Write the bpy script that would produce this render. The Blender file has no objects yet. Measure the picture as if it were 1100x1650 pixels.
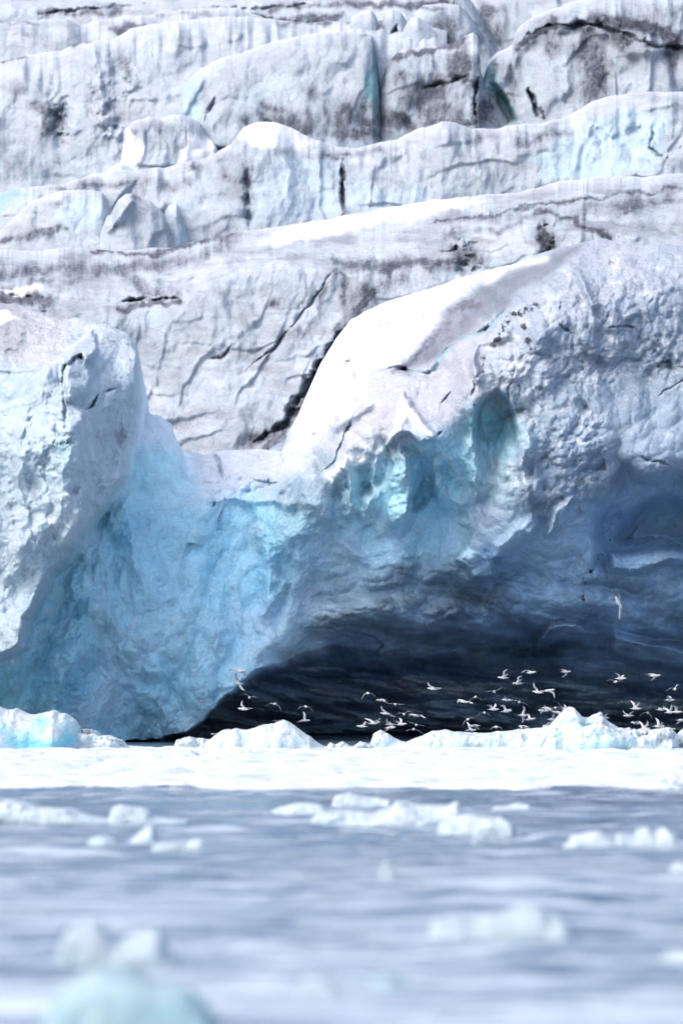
import bpy, math, random
import numpy as np
sc = bpy.context.scene
COL = sc.collection
F, H, Y0 = 5550.0, 2.2, 1113.0      # focal length in photo pixels, eye height, horizon row
rad = math.radians

# ------------------------------------------------------------------ noise
def _hash(ix, iy, s):
    h = (ix.astype(np.int64)*374761393 + iy.astype(np.int64)*668265263 + s*974634777) & 0xffffffff
    h = ((h ^ (h >> 13))*1274126177) & 0xffffffff
    h = ((h ^ (h >> 16))*2246822519) & 0xffffffff
    return ((h ^ (h >> 13)) & 0xffffff)/float(0xffffff)
def perlin(x, y, s=0):
    ix = np.floor(x); iy = np.floor(y); fx = x-ix; fy = y-iy
    u = fx*fx*fx*(fx*(fx*6-15)+10); v = fy*fy*fy*(fy*(fy*6-15)+10)
    def g(dx, dy):
        a = _hash(ix+dx, iy+dy, s)*6.2831853
        return np.cos(a)*(fx-dx)+np.sin(a)*(fy-dy)
    a = g(0,0); b = g(1,0); c = g(0,1); d = g(1,1)
    return ((a+(b-a)*u)*(1-v)+(c+(d-c)*u)*v)*1.4
def fbm(x, y, o=4, s=0, g=.5):
    r = 0; a = 1; t = 0
    for k in range(o):
        r = r+a*perlin(x*2**k+k*7.3, y*2**k-k*3.1, s+k*17); t += a; a *= g
    return r/t*1.3
def ridged(x, y, o=4, s=0, g=.5):
    r = 0; a = 1; t = 0
    for k in range(o):
        r = r+a*(1-np.abs(perlin(x*2**k+k*5.1, y*2**k+k*9.7, s+k*13))*2); t += a; a *= g
    return r/t
def chip(x, y, s=0, k=1.0, g=.5):
    """lower envelope of tilted bowls: conchoidal chips meeting in sharp arrises, 0..~1"""
    ix = np.floor(x); iy = np.floor(y); m = np.full(x.shape, 1e9)
    rg_ = (-2,-1,0,1,2) if g > 1.2*k else (-1,0,1)
    for dx in rg_:
        for dy in rg_:
            if abs(dx)+abs(dy) > 3: continue
            cx = ix+dx; cy = iy+dy
            ax = x-(cx+_hash(cx,cy,s)); ay = y-(cy+_hash(cx,cy,s+1))
            v = k*(ax*ax+ay*ay)+g*((_hash(cx,cy,s+2)-.5)*2*ax+(_hash(cx,cy,s+3)-.5)*2*ay)+.25*_hash(cx,cy,s+4)
            m = np.minimum(m, v)
    return m
def sstep(a, b, x):
    t = np.clip((x-a)/(b-a), 0, 1); return t*t*(3-2*t)

# ------------------------------------------------------------------ curves and regions (in photo-pixel angles)
def dpoly(X, Y, pts):
    """unsigned distance to a polyline"""
    d = np.full(X.shape, 1e18)
    for (x0,y0),(x1,y1) in zip(pts[:-1], pts[1:]):
        ex, ey = x1-x0, y1-y0; L = ex*ex+ey*ey+1e-9
        t = np.clip(((X-x0)*ex+(Y-y0)*ey)/L, 0, 1)
        d = np.minimum(d, (X-x0-t*ex)**2+(Y-y0-t*ey)**2)
    return np.sqrt(d)
def inside(X, Y, pts):
    c = np.zeros(X.shape, bool); n = len(pts)
    for i in range(n):
        x0,y0 = pts[i]; x1,y1 = pts[(i+1)%n]
        if y0 == y1: continue
        c ^= ((y0 > Y) != (y1 > Y)) & (X < (x1-x0)*(Y-y0)/(y1-y0)+x0)
    return c
def region(X, Y, pts, soft=8):
    d = dpoly(X, Y, list(pts)+[pts[0]]); d = np.where(inside(X,Y,pts), d, -d)
    return sstep(-soft, soft, d)
def local(f, margin):
    def g(X, Y, pts, *a, **k):
        m = margin(*a, **k); xs = [p[0] for p in pts]; ys = [p[1] for p in pts]
        q = (X > min(xs)-m) & (X < max(xs)+m) & (Y > min(ys)-m) & (Y < max(ys)+m)
        R = np.zeros(X.shape)
        if q.any(): R[q] = f(X[q], Y[q], pts, *a, **k)
        return R
    return g
def line(X, Y, pts, w):
    return np.exp(-(dpoly(X,Y,pts)/w)**2)
def rline(X, Y, pts, w, warp=5.0, tent=False):
    """a broken, wandering line: its width swells and dies, its ends taper"""
    sx = sum(p[0] for p in pts)*.37
    x = X+warp*fbm(X*.03,Y*.03,4,int(sx)%97+300)+.12*warp*perlin(X*.12,Y*.12,7); y = Y+warp*fbm(X*.03+9,Y*.03,4,int(sx)%89+400)+.12*warp*perlin(X*.12,Y*.12,8)
    d = dpoly(x, y, pts); n = np.clip(.85+.6*fbm(X*.012,Y*.012,2,int(sx)%83+500), .3, 1.5) if tent else np.clip(.75+.9*fbm(X*.05,Y*.05,3,int(sx)%83+500), .12, 1.6)
    (ax,ay),(bx,by) = pts[0], pts[-1]; L = math.hypot(bx-ax,by-ay)+1e-6
    e = np.minimum(np.hypot(x-ax,y-ay), np.hypot(x-bx,y-by))
    n = n*(.3+.7*np.clip(e/(.22*L+1), 0, 1))
    return np.clip(1-d/(w*n*1.7),0,1)*np.clip(n,0,1) if tent else np.exp(-(d/(w*n))**2)*np.clip(n*1.2,0,1)
def blob(X, Y, cx, cy, rx, ry, a=0):
    ca, sa = math.cos(rad(a)), math.sin(rad(a)); u = (X-cx)*ca+(Y-cy)*sa; v = -(X-cx)*sa+(Y-cy)*ca
    return np.exp(-((u/rx)**2+(v/ry)**2))
line = local(line, lambda w: 3*w); region = local(region, lambda soft=8: soft+1)
rline = local(rline, lambda w, warp=5.0, tent=False: 4.2*w+1.6*warp)
def curve(x, pts):
    xs = [p[0] for p in pts]; ys = [p[1] for p in pts]
    return np.interp(x, xs, ys)
def tps(X, Y, pts):
    """thin plate spline through (px, py, value)"""
    p = np.array(pts, float); n = len(p); s = 200.0
    def U(r2): return r2*np.log(r2+1e-9)*.5
    x = p[:,0]/s; y = p[:,1]/s
    K = U((x[:,None]-x)**2+(y[:,None]-y)**2)+np.eye(n)*.02
    Pm = np.stack([np.ones(n), x, y], 1)
    A = np.zeros((n+3,n+3)); A[:n,:n] = K; A[:n,n:] = Pm; A[n:,:n] = Pm.T
    w = np.linalg.solve(A, np.concatenate([p[:,2], [0,0,0]]))
    R = np.full(X.shape, w[n]); R = R+w[n+1]*X/s+w[n+2]*Y/s
    for i in range(n): R += w[i]*U((X/s-x[i])**2+(Y/s-y[i])**2)
    return R
def shep(X, Y, pts, p=3.0, st=7.0):
    gx = np.arange(-520, 1640, st); gy = np.arange(380, 1300, st); GX, GY = np.meshgrid(gx, gy)
    T = shep0(GX, GY, pts, p)
    u = np.clip((X-gx[0])/st, 0, len(gx)-2); v = np.clip((Y-gy[0])/st, 0, len(gy)-2); i = u.astype(int); j = v.astype(int)
    a = np.clip(u-i,0,1)[...,None]; b = np.clip(v-j,0,1)[...,None]
    return (T[j,i]*(1-a)+T[j,i+1]*a)*(1-b)+(T[j+1,i]*(1-a)+T[j+1,i+1]*a)*b
def shep0(X, Y, pts, p=3.0):
    """smooth blend of colours given at scattered points"""
    W = 0; R = 0
    for x, y, c in pts:
        w = 1/(((X-x)**2+(Y-y)**2+300)**(p/2)); W = W+w; R = R+w[...,None]*np.array(c)
    return R/W[...,None]
def mix(c, t, col): return c*(1-t[...,None])+np.array(col)*t[...,None]

# ------------------------------------------------------------------ materials
def ice_mat(name, bump=.25, scale=1.0, rough=.6, sss=0.0, spec=.35, mott=.12, chips=1.3):
    m = bpy.data.materials.new(name); m.use_nodes = True; n = m.node_tree.nodes; l = m.node_tree.links
    b = n['Principled BSDF']; b.inputs['Roughness'].default_value = rough
    b.inputs['Specular IOR Level'].default_value = spec; b.inputs['IOR'].default_value = 1.31
    at = n.new('ShaderNodeAttribute'); at.attribute_name = 'ice_colour'
    tc = n.new('ShaderNodeTexCoord')
    def noise(sc_, det, rgh=.6, d=0):
        q = n.new('ShaderNodeTexNoise'); q.inputs['Scale'].default_value = sc_; q.inputs['Detail'].default_value = det
        q.inputs['Roughness'].default_value = rgh; q.inputs['Distortion'].default_value = d
        l.new(tc.outputs['Object'], q.inputs['Vector']); return q
    a = noise(1.1*scale, 7, .65, .6)
    mr = n.new('ShaderNodeMapRange'); mr.inputs['From Min'].default_value = .3; mr.inputs['From Max'].default_value = .7
    mr.inputs['To Min'].default_value = 1-mott; mr.inputs['To Max'].default_value = 1+mott; l.new(a.outputs['Fac'], mr.inputs['Value'])
    g = noise(9*scale, 5, .75)
    mr2 = n.new('ShaderNodeMapRange'); mr2.inputs['From Min'].default_value = .35; mr2.inputs['From Max'].default_value = .65
    mr2.inputs['To Min'].default_value = 1-mott*.8; mr2.inputs['To Max'].default_value = 1+mott*.5; l.new(g.outputs['Fac'], mr2.inputs['Value'])
    mu = n.new('ShaderNodeMath'); mu.operation = 'MULTIPLY'; l.new(mr.outputs[0], mu.inputs[0]); l.new(mr2.outputs[0], mu.inputs[1])
    vm = n.new('ShaderNodeVectorMath'); vm.operation = 'SCALE'; l.new(at.outputs['Color'], vm.inputs[0]); l.new(mu.outputs[0], vm.inputs['Scale'])
    # grit: dark grains thicken where the ice carries dirt (alpha of the attribute)
    gr = noise(3.2*scale, 9, .74, .5); st = n.new('ShaderNodeMapping'); st.inputs['Scale'].default_value = (3.0,3.0,.5); l.new(tc.outputs['Object'], st.inputs['Vector'])
    g2 = noise(1.3*scale, 6, .7, .3); l.new(st.outputs[0], g2.inputs['Vector'])
    ad = n.new('ShaderNodeMath'); ad.operation = 'ADD'; l.new(gr.outputs['Fac'], ad.inputs[0]); l.new(g2.outputs['Fac'], ad.inputs[1])
    m3 = n.new('ShaderNodeMath'); m3.operation = 'MULTIPLY_ADD'; l.new(at.outputs['Alpha'], m3.inputs[0]); m3.inputs[1].default_value = 1.25; l.new(ad.outputs[0], m3.inputs[2])
    m4 = n.new('ShaderNodeMapRange'); m4.interpolation_type = 'SMOOTHSTEP'; m4.inputs['From Min'].default_value = 1.38; m4.inputs['From Max'].default_value = 2.05; l.new(m3.outputs[0], m4.inputs['Value'])
    gt = n.new('ShaderNodeMath'); gt.operation = 'MULTIPLY'; gt.use_clamp = True; l.new(at.outputs['Alpha'], gt.inputs[0]); gt.inputs[1].default_value = 7
    m5 = n.new('ShaderNodeMath'); m5.operation = 'MULTIPLY'; l.new(m4.outputs[0], m5.inputs[0]); l.new(gt.outputs[0], m5.inputs[1])
    mx = n.new('ShaderNodeMix'); mx.data_type = 'RGBA'; l.new(m5.outputs[0], mx.inputs['Factor']); l.new(vm.outputs[0], mx.inputs['A']); mx.inputs['B'].default_value = (.032,.036,.05,1)
    l.new(mx.outputs['Result'], b.inputs['Base Color'])
    h = noise(2.2*scale, 8, .68, .4)
    bp = n.new('ShaderNodeBump'); bp.inputs['Strength'].default_value = bump; bp.inputs['Distance'].default_value = .35/scale
    l.new(h.outputs['Fac'], bp.inputs['Height'])
    ds = n.new('ShaderNodeVectorMath'); ds.operation = 'MULTIPLY_ADD'; l.new(a.outputs['Color'], ds.inputs[0]); ds.inputs[1].default_value = (.9/scale,)*3; l.new(tc.outputs['Object'], ds.inputs[2])
    vo = n.new('ShaderNodeTexVoronoi'); vo.feature = 'F1'; vo.inputs['Scale'].default_value = 1.5*scale; vo.inputs['Detail'].default_value = 2; vo.inputs['Roughness'].default_value = .6; l.new(ds.outputs[0], vo.inputs['Vector'])
    bq = n.new('ShaderNodeBump'); bq.invert = True; bq.inputs['Strength'].default_value = bump*chips; bq.inputs['Distance'].default_value = .30/scale
    l.new(vo.outputs['Distance'], bq.inputs['Height']); l.new(bp.outputs[0], bq.inputs['Normal']); l.new(bq.outputs[0], b.inputs['Normal'])
    if sss:
        b.inputs['Subsurface Weight'].default_value = sss; b.inputs['Subsurface Radius'].default_value = (.25,.6,1.0)
        b.inputs['Subsurface Scale'].default_value = .35
    return m
M_FACE = ice_mat('glacier_ice', .55, 1.0, .5, mott=.15, chips=.65)
M_BACK = ice_mat('weathered_ice', .45, .8, .75, mott=.13, chips=.5)
M_FLOE = ice_mat('floe_ice', .55, 3.0, .45, sss=.15, mott=.09)

# ------------------------------------------------------------------ mesh from arrays
def mesh_obj(name, V, Fc, C, mat, smooth=True):
    me = bpy.data.meshes.new(name); me.vertices.add(len(V)); me.vertices.foreach_set('co', np.ascontiguousarray(V, dtype=np.float32).ravel())
    n = len(Fc); me.loops.add(n*4); me.loops.foreach_set('vertex_index', np.ascontiguousarray(Fc, dtype=np.int32).ravel())
    me.polygons.add(n); me.polygons.foreach_set('loop_start', np.arange(0, n*4, 4, dtype=np.int32))
    me.polygons.foreach_set('use_smooth', np.full(n, smooth))
    me.update(calc_edges=True)
    if C is not None:
        at = me.attributes.new('ice_colour', 'FLOAT_COLOR', 'POINT')
        at.data.foreach_set('color', (C if C.shape[1] == 4 else np.concatenate([C, np.zeros((len(C),1))], 1)).astype(np.float32).ravel())
    me.materials.append(mat)
    o = bpy.data.objects.new(name, me); COL.objects.link(o); return o
def tag(o, label=None, cat=None, group=None, kind=None):
    if label: o['label'] = label
    if cat: o['category'] = cat
    if group: o['group'] = group
    if kind: o['kind'] = kind
    return o
def unproj(px, py, Y): return np.stack([(px-550)/F*Y, Y, H+(Y0-py)/F*Y], -1)
def grid_faces(nr, nc):
    i = np.arange(nr-1)[:,None]*nc+np.arange(nc-1)[None,:]
    return np.stack([i, i+1, i+nc+1, i+nc], -1)       # (nr-1, nc-1, 4)
def normals(P):
    du = np.gradient(P, axis=1); dv = np.gradient(P, axis=0)
    n = np.cross(du, dv); n /= np.linalg.norm(n, axis=2, keepdims=True)+1e-9
    s = np.sign(-n[...,1:2]); s[s == 0] = 1           # face the open water
    return n*s

def sheet(objs, x0, x1, crest, bot, depth, colour, step=1.7, back=(8,1.5), split=None, mat=None):
    """one mass of glacier: face from its foot to its crest, rolling over into a top that runs back.
    rows run crest -> foot; extra rows behind the crest; split(px,py) says which block a quad belongs to"""
    cin = np.arange(max(x0,-30), min(x1,1130)+.1, step)
    lo = np.arange(x0, cin[0]-.5, 5) if x0 < cin[0]-5 else []
    hi = np.arange(cin[-1]+5, x1+5, 5) if x1 > cin[-1]+5 else []
    px = np.concatenate([lo, cin, hi]); cr = crest(px); bo = np.maximum(bot(px), cr+3)
    rows = np.arange(cr.min(), bo.max()+step, step); nr = len(rows)
    PX = np.repeat(px[None,:], nr, 0); PY = np.clip(rows[:,None], cr[None,:], bo[None,:])
    D = depth(PX, PY, PY-cr[None,:])
    P = unproj(PX, PY, D); N = normals(P)
    C = colour(PX, PY, N, PY-cr[None,:], P)
    nb = 14; tb = (np.linspace(0,1,nb+1)[1:]**1.6)[::-1]
    top = P[0]
    B = np.repeat(top[None], nb, 0).copy()
    for k, tt in enumerate(tb):
        w = .25*fbm(top[:,0]*.6, top[:,1]*.2+tt*back[0]*.6, 3, 91)*min(1, tt*6)
        B[k,:,1] = top[:,1]+tt*back[0]; B[k,:,2] = top[:,2]-back[1]*tt**1.3+w
    P = np.concatenate([B, P]); C = np.concatenate([np.repeat(C[:1], nb, 0), C])
    nr2, nc = P.shape[:2]
    Fq = grid_faces(nr2, nc)
    C[...,:3] /= np.maximum(1, C[...,:3].max(-1, keepdims=True)/.93); V = P.reshape(-1,3); Cf = np.clip(C.reshape(-1,4), 0.0, .95)
    PYf = np.concatenate([np.repeat(cr[None,:], nb, 0), PY]); PXf = np.repeat(px[None,:], nr2, 0)
    same = np.concatenate([np.zeros((nb, nc), bool), PY[:-1] == PY[1:]]) if nb else None
    dead = same[:, :-1] & same[:, 1:]
    if split is None: ids = np.zeros((nr2-1, nc-1), int)
    else: ids = split((PXf[:-1,:-1]+PXf[1:,1:])/2, (PYf[:-1,:-1]+PYf[1:,1:])/2)
    out = []
    for k, (nm, lab, cat, grp) in enumerate(objs):
        q = Fq[(ids == k) & ~dead]
        if len(q) == 0: continue
        u, inv = np.unique(q, return_inverse=True)
        org = V[u].mean(0); org[2] = 0
        o = mesh_obj(nm, V[u]-org, inv.reshape(-1,4)[:, ::-1], Cf[u], mat or M_BACK)
        o.location = org; tag(o, lab, cat, grp); out.append(o)
    return out

# ================================================================== colours (albedo of the kinds of ice)
WHITE = (.60,.655,.74); SNOW = (.86,.89,.93); PALE = (.50,.62,.74); GREY = (.27,.285,.33); DIRT = (.075,.07,.09)
BLUE = (.30,.55,.70); TEAL = (.13,.37,.48); DEEP = (.10,.21,.34); NAVY = (.035,.055,.11)

# ================================================================== FRONT of the glacier
FRONT_CREST = [(-600,520),(-200,470),(-60,478),(0,488),(30,490),(60,499),(85,511),(105,514),(125,512),(150,519),(170,521),(190,530),(208,538),
    (213,546),(219,553),(222,566),(225,582),(229,600),(231,640),(234,668),(241,666),(250,668),(258,670),(268,677),(276,682),(281,700),(290,718),(296,729),(312,727),(330,733),(345,727),
    (380,725),(430,724),(453,728),(460,712),(468,690),(480,668),(492,640),(503,615),(514,590),(528,566),(545,540),(562,518),(590,500),
    (620,486),(660,474),(700,462),(745,446),(790,433),(830,425),(860,411),(900,399),(940,389),(975,384),(1000,392),(1030,397),(1060,390),(1100,396),
    (1180,380),(1300,400),(1600,430)]
FOLD_A = [(215,440),(224,560),(229,640),(214,700),(203,765),(168,822),(140,858),(112,905),(80,925),(66,965),(44,1000),(37,1044),(0,1060),(-80,1070),(-700,1090)]
FOLD_C = [(455,720),(478,731),(500,738),(515,757),(533,776),(527,830),(514,880),(512,930),(500,990),(478,1040),(455,1062)]
ARCH = [(195,1230),(215,1197),(262,1190),(300,1178),(332,1150),(362,1120),(398,1095),(440,1073),(490,1052),(545,1046),(600,1052),(680,1062),(780,1052),(880,1066),(980,1078),(1040,1095),(1090,1078),(1200,1070),(1700,1060)]
A_PTS = [(-500,480,160),(-500,620,141),(-300,600,141),(0,488,153),(0,540,147),(0,590,141.2),(60,588,141.3),(60,510,152),(105,575,141.5),(150,525,150),(150,600,142.5),(205,545,149),(215,600,144.5),
    (220,660,144.5),(0,640,141.6),(60,640,140.5),(0,700,140.6),(100,640,140.4),(104,720,139.6),(160,700,141.6),(210,720,144.5),(0,800,140.6),(60,780,141.2),(100,800,139.5),(160,780,141.5),
    (200,780,144.5),(0,900,140),(60,860,139.4),(110,880,141.2),(0,1000,139.4),(40,980,139.6),(0,1056,139.2),(-300,900,140),(-300,1050,140),(-500,1050,140)]
B_PTS = [(-500,1090,143),(-300,1150,143),(0,1080,142.2),(0,1200,143.5),(60,1100,144),(60,1200,145.5),(90,980,145.5),(110,1060,145.3),(130,1180,146.5),(150,900,146.3),(160,1020,145.8),(200,820,148),(215,900,147),(200,1000,146),
    (200,1180,147.5),(235,668,150.5),(235,760,149.5),(280,720,151.2),(285,800,149.6),(330,730,154),(330,765,151.5),(345,810,149.6),(400,727,154.5),(400,765,151.8),(400,815,150),(460,730,154.5),(460,815,149.6),
    (495,745,151.5),(470,790,149.6),(525,780,149.5),(300,900,148.3),(400,900,149.8),(480,900,149),(430,980,149.4),(300,1000,147.4),(260,1100,147.2),(300,1160,148),(340,1080,147.2),(400,1050,148.3),(470,1030,149),(500,900,149),(500,1000,150)]
C_PTS = [(460,712,158),(480,670,158),(470,735,154),(520,590,163),(520,680,154),(560,530,168),(600,500,170),(600,560,161),(560,640,153.5),(560,720,150.6),(700,462,174),(700,520,166),(640,600,154.5),
    (660,584,155.8),(745,540,158),(800,500,158.5),(830,428,175),(870,450,163),(905,432,161),(980,386,174),(1000,410,163),(1100,398,168),(1100,440,160),(1000,460,156.5),(640,640,150.4),(690,700,148.6),(610,705,149.6),
    (540,770,149.8),(700,640,151),(760,600,150),(800,560,152.5),(850,520,153.5),(900,560,151.5),(1000,560,153),(1080,520,156),(820,640,149),(900,640,149.2),(1000,640,151.2),(1080,640,152),(600,800,149.4),(570,800,150.6),
    (680,780,150.8),(760,760,149.6),(840,760,148),(900,740,148),(980,720,149),(1080,740,149.6),(870,850,148.2),(960,790,149.5),(1060,840,154.5),(1000,850,153.2),(1100,830,154.8),(1060,890,153),(550,880,149.8),(600,900,150.4),(700,900,152),(780,820,149.8),
    (780,900,151.2),(880,900,151),(940,930,152.4),(1050,930,154.4),(520,960,150.6),(600,980,150.9),(700,1000,152.8),(800,960,152.2),(800,1020,155.5),(900,1000,154.4),(1000,1000,155),(1100,980,155),
    (520,1040,150.8),(600,1050,154.2),(700,1060,156.5),(800,1055,159),(900,1060,159),(1000,1070,159),(1100,1060,158),
    (1300,420,168),(1300,560,154),(1300,760,149),(1300,900,152),(1300,1060,161),(1600,560,152),(1600,800,149),(1600,1060,160)]
D_PTS = [(200,1200,159.76),(300,1200,164.56),(330,1160,162.64),(400,1110,159.76),(460,1070,158.8),(540,1055,158.8),(700,1070,161.2),(900,1075,161.68),(1050,1100,161.68),(1200,1075,161.68),(400,1150,165.52),(420,1190,169.84),(500,1120,164.56),(540,1170,169.36),
    (600,1100,164.08),(700,1120,166.48),(700,1160,169.36),(900,1120,166.48),(900,1160,169.36),(1100,1120,165.52),(1100,1160,169.36),(1300,1160,169.36),(600,1195,171.76),(800,1195,171.76),(1000,1195,171.76),(1200,1195,171.76),(1600,1195,171.76),(1600,1075,161.68)]

def front_crest(x):
    y = curve(x, FRONT_CREST)
    return y+2.2*fbm(x*.045, x*0+3, 4, 5)+.8*fbm(x*.25, x*0+1, 2, 6)
def wander(X, Y):
    x, y = X/37, Y/37
    return X+9*fbm(x*.5,y*.5,5,811,.55), Y+8*fbm(x*.5,y*.5,5,812,.55)
def masks(X, Y):
    a = region(X, Y, FOLD_A[:]+[(-700,300),(215,300)], 11)
    bc = region(X, Y, [(440,640)]+FOLD_C+[(455,1300),(1800,1300),(1800,0),(440,0)], 9)
    b2 = region(X, Y, [(440,640)]+FOLD_C+[(455,1300),(1800,1300),(1800,0),(440,0)], 36); bc = bc+(b2-bc)*sstep(815,900,Y)
    wx = X+10*fbm(X*.02,Y*.02,3,44); wy = Y+8*fbm(X*.012,Y*.03,4,45)
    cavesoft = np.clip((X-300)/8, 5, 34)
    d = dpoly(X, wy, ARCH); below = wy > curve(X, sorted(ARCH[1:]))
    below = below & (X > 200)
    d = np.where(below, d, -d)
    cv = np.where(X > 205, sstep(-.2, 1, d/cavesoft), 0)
    return a, bc, cv
SNOWP = [(455,735),(478,672),(518,586),(560,520),(620,484),(700,460),(760,440),(835,424),(805,445),(755,462),(720,500),(682,545),(655,575),(615,592),(585,588),(562,596),(556,625),(545,650),(525,690),(500,728)]
DIRTP = [(640,598),(665,572),(690,545),(725,500),(762,466),(840,432),(905,400),(940,395),(905,432),(850,462),(815,505),(770,520),(735,550),(700,575),(660,600)]
ROUGH = [(770,560),(800,520),(860,455),(905,430),(960,430),(1000,405),(1500,395),(1500,640),(1100,630),(1010,600),(960,640),(980,700),(970,760),(930,840),(880,860),(800,780),(840,690),(790,610)]
BLUEC = [(536,800),(556,760),(590,725),(606,705),(640,712),(700,720),(745,700),(762,690),(772,650),(800,632),(822,652),(832,700),(838,770),(790,800),(765,850),(740,905),(600,905),(535,860)]
PILLARS = [([(600,706),(604,760),(602,800),(588,830)],5,.9),([(649,700),(654,740),(656,790),(648,860)],5,1.1),([(699,735),(697,790)],6,.6),([(762,690),(766,740),(762,820)],6,.8),
           ([(833,700),(842,750),(852,800),(860,830)],8,1.1),([(560,735),(568,790),(560,840)],7,.8),([(690,722),(730,742),(745,790)],8,.5)]
CREV = [(618,594),(634,590),(652,592),(668,600),(684,602),(697,594),(706,578),(716,562),(738,548),(762,538),(785,525),(802,513),(815,498)]
CRACKS = [([(706,648),(718,640),(729,623)],2.2,.5),([(557,580),(566,592),(581,630)],3.5,.9),([(524,762),(540,740),(553,705),(570,670),(575,650)],2.4,.6),([(760,640),(765,612),(778,600),(770,570)],2.5,.5),
          ([(700,705),(712,695)],2,.5),([(903,520),(918,530),(928,538)],2.5,.6),([(983,528),(1000,522),(1025,524)],2,.5),([(1062,640),(1085,622),(1100,615),(1140,612)],2,.4),([(1035,735),(1060,742),(1080,755)],1.8,.4),
          ([(830,585),(815,640),(826,680)],2,.4),([(343,728),(352,748),(358,772)],3,.9),([(336,795),(343,808),(337,814)],2.2,.6),([(107,580),(103,600),(101,625)],2.5,1.05),([(103,625),(103,660),(100,700)],2.4,.6),([(136,658),(150,650),(160,640)],3,1.1),
          ([(172,632),(189,630)],1.8,.6),([(1020,865),(1060,868),(1095,880)],2.4,.6),([(995,868),(1022,866)],1.6,.4),([(1024,845),(1006,875)],2,.4)]
FD = {}
def front_depth(X, Y, S):
    xm, ym = X/37, Y/37; X, Y = wander(X, Y)
    a, bc, cv = masks(X, Y)
    wx = xm+.5*fbm(xm*.35,ym*.35,3,21); wy = ym+.5*fbm(xm*.35,ym*.35,3,22)
    # --- block A : chipped, faceted cliff
    pla = region(X, Y, [(-800,592),(0,591),(40,590),(75,588),(100,576),(118,560),(150,556),(180,566),(208,572),(222,560),(222,400),(-800,400)], 7)
    DA = tps(X, Y, A_PTS)
    fa = 3.9*(chip(wx*.30, wy*.20, 3, .55, 1.15)-.2)+1.9*(chip(wx*.8, wy*.5, 8, .55, 1.15)-.2)+.36*(chip(wx*2.3, wy*1.8, 9, .9, .7)-.4)+.16*fbm(wx*2.5,wy*2,3,4)
    DA = DA+fa*(1-.85*pla)*sstep(0,30,S)+pla*(.5*fbm(xm*.5,ym*2.2,4,31))
    DA = DA-1.6*region(X,Y,[(102,568),(124,553),(134,543),(146,533),(150,545),(152,562),(144,574),(137,586),(131,572),(120,575),(108,586)],3)
    DA = DA+.9*region(X,Y,[(0,596),(40,594),(75,592),(66,620),(44,645),(0,655),(-60,650),(-60,596)],6)     # scooped bowl under the lip
    DA = DA-.7*region(X,Y,[(108,590),(124,575),(140,588),(150,610),(140,635),(112,640),(103,620)],5)
    DA = DA+1.1*rline(X,Y,[(80,750),(90,715),(97,690)],16)-1.5*rline(X,Y,[(103,640),(104,720),(100,780),(96,840)],20,7,True)
    DA = DA-1.8*rline(X,Y,[(120,700),(140,760),(130,830),(95,890)],24,10,True)+1.6*rline(X,Y,[(170,690),(165,750),(140,800)],22,10,True)-1.6*rline(X,Y,[(40,660),(30,760),(50,850),(20,930)],26,12,True)
    # --- block B : smooth concave blue wall
    DB = tps(X, Y, B_PTS)
    fb = .7*fbm(wx*.32,wy*.22,4,51)+2.3*(chip(wx*.40+wy*.10, wy*.13, 55, .5, 1.0)-.2)+.95*(chip(wx*1.0+wy*.2, wy*.42, 56, .5,1.0)-.2)+.2*(chip(wx*2.4, wy*1.4, 57, .8,.6)-.3)+.10*fbm(wx*2.2,wy*1.5,4,52)
    blk = region(X,Y,[(290,725),(340,725),(455,722),(505,735),(480,775),(465,800),(330,800),(300,770)],8)
    DB = DB+fb*sstep(0,25,S)*(1-.6*blk)
    DB = DB+blk*.7*(chip(wx*1.5+.6*fbm(xm,ym,3,58),wy*2.8+.5*fbm(xm,ym,3,59),57,.9,1.2)-.4)*region(X,Y,[(330,772),(400,760),(470,790),(465,830),(330,812)],8)*1.6
    DB = DB-.5*line(X,Y,[(338,805),(370,800),(400,812),(440,806),(462,812)],7)
    for pts, w, h in [([(205,770),(210,850),(222,910),(232,960)],8,.9),([(176,840),(150,930),(138,1010),(105,1080),(100,1150)],8,1.0),([(197,820),(178,900),(170,960),(190,1040)],7,.6),([(120,930),(108,1010),(98,1090),(92,1150)],9,.8),([(420,850),(430,900),(434,960),(428,1000)],5,.7),
                      ([(330,960),(350,1030),(356,1080)],10,.6),([(236,1100),(262,1150),(280,1180)],10,.6),([(470,810),(500,840),(512,860)],6,-.5),([(520,790),(508,840),(490,880)],9,.5)]:
        DB = DB-h*1.6*rline(X,Y,pts,w*3.0,10,True)
    # --- block C : the great overhanging dome
    DC = tps(X, Y, C_PTS)
    sn = region(X,Y,SNOWP,12); dr = region(X,Y,DIRTP,10); rg = region(X,Y,ROUGH,18); bl = region(X,Y,BLUEC,10)
    low = sstep(830, 930, Y+.15*(X-800))
    topsm = np.clip(sn+dr, 0, 1)
    fc = 2.0*(chip(wx*.38, wy*.34, 61, .5, 1.05)-.2)+1.1*(chip(wx*.95,wy*.8,62,.5,1.05)-.2)+.16*(chip(wx*2.6,wy*2.1,63,.9,.8)-.4)
    fr = .7*(chip(wx*1.3,wy*1.2,64,.9,.9)-.4)+.42*(chip(wx*2.7+wy*.4,wy*2.6,65,.9,.9)-.4)+.25*fbm(wx*3,wy*3,3,66)
    fl = 1.8*(chip(wx*.22+wy*.12, wy*.50-wx*.12, 670,.5,1.05)-.2)+.5*(chip(wx*.6+wy*.25, wy*1.1-wx*.12, 67,.7,.6)-.4)+.2*(chip(wx*1.6+wy*.5, wy*3.0-wx*.3, 68,.8,.6)-.4)
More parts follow.
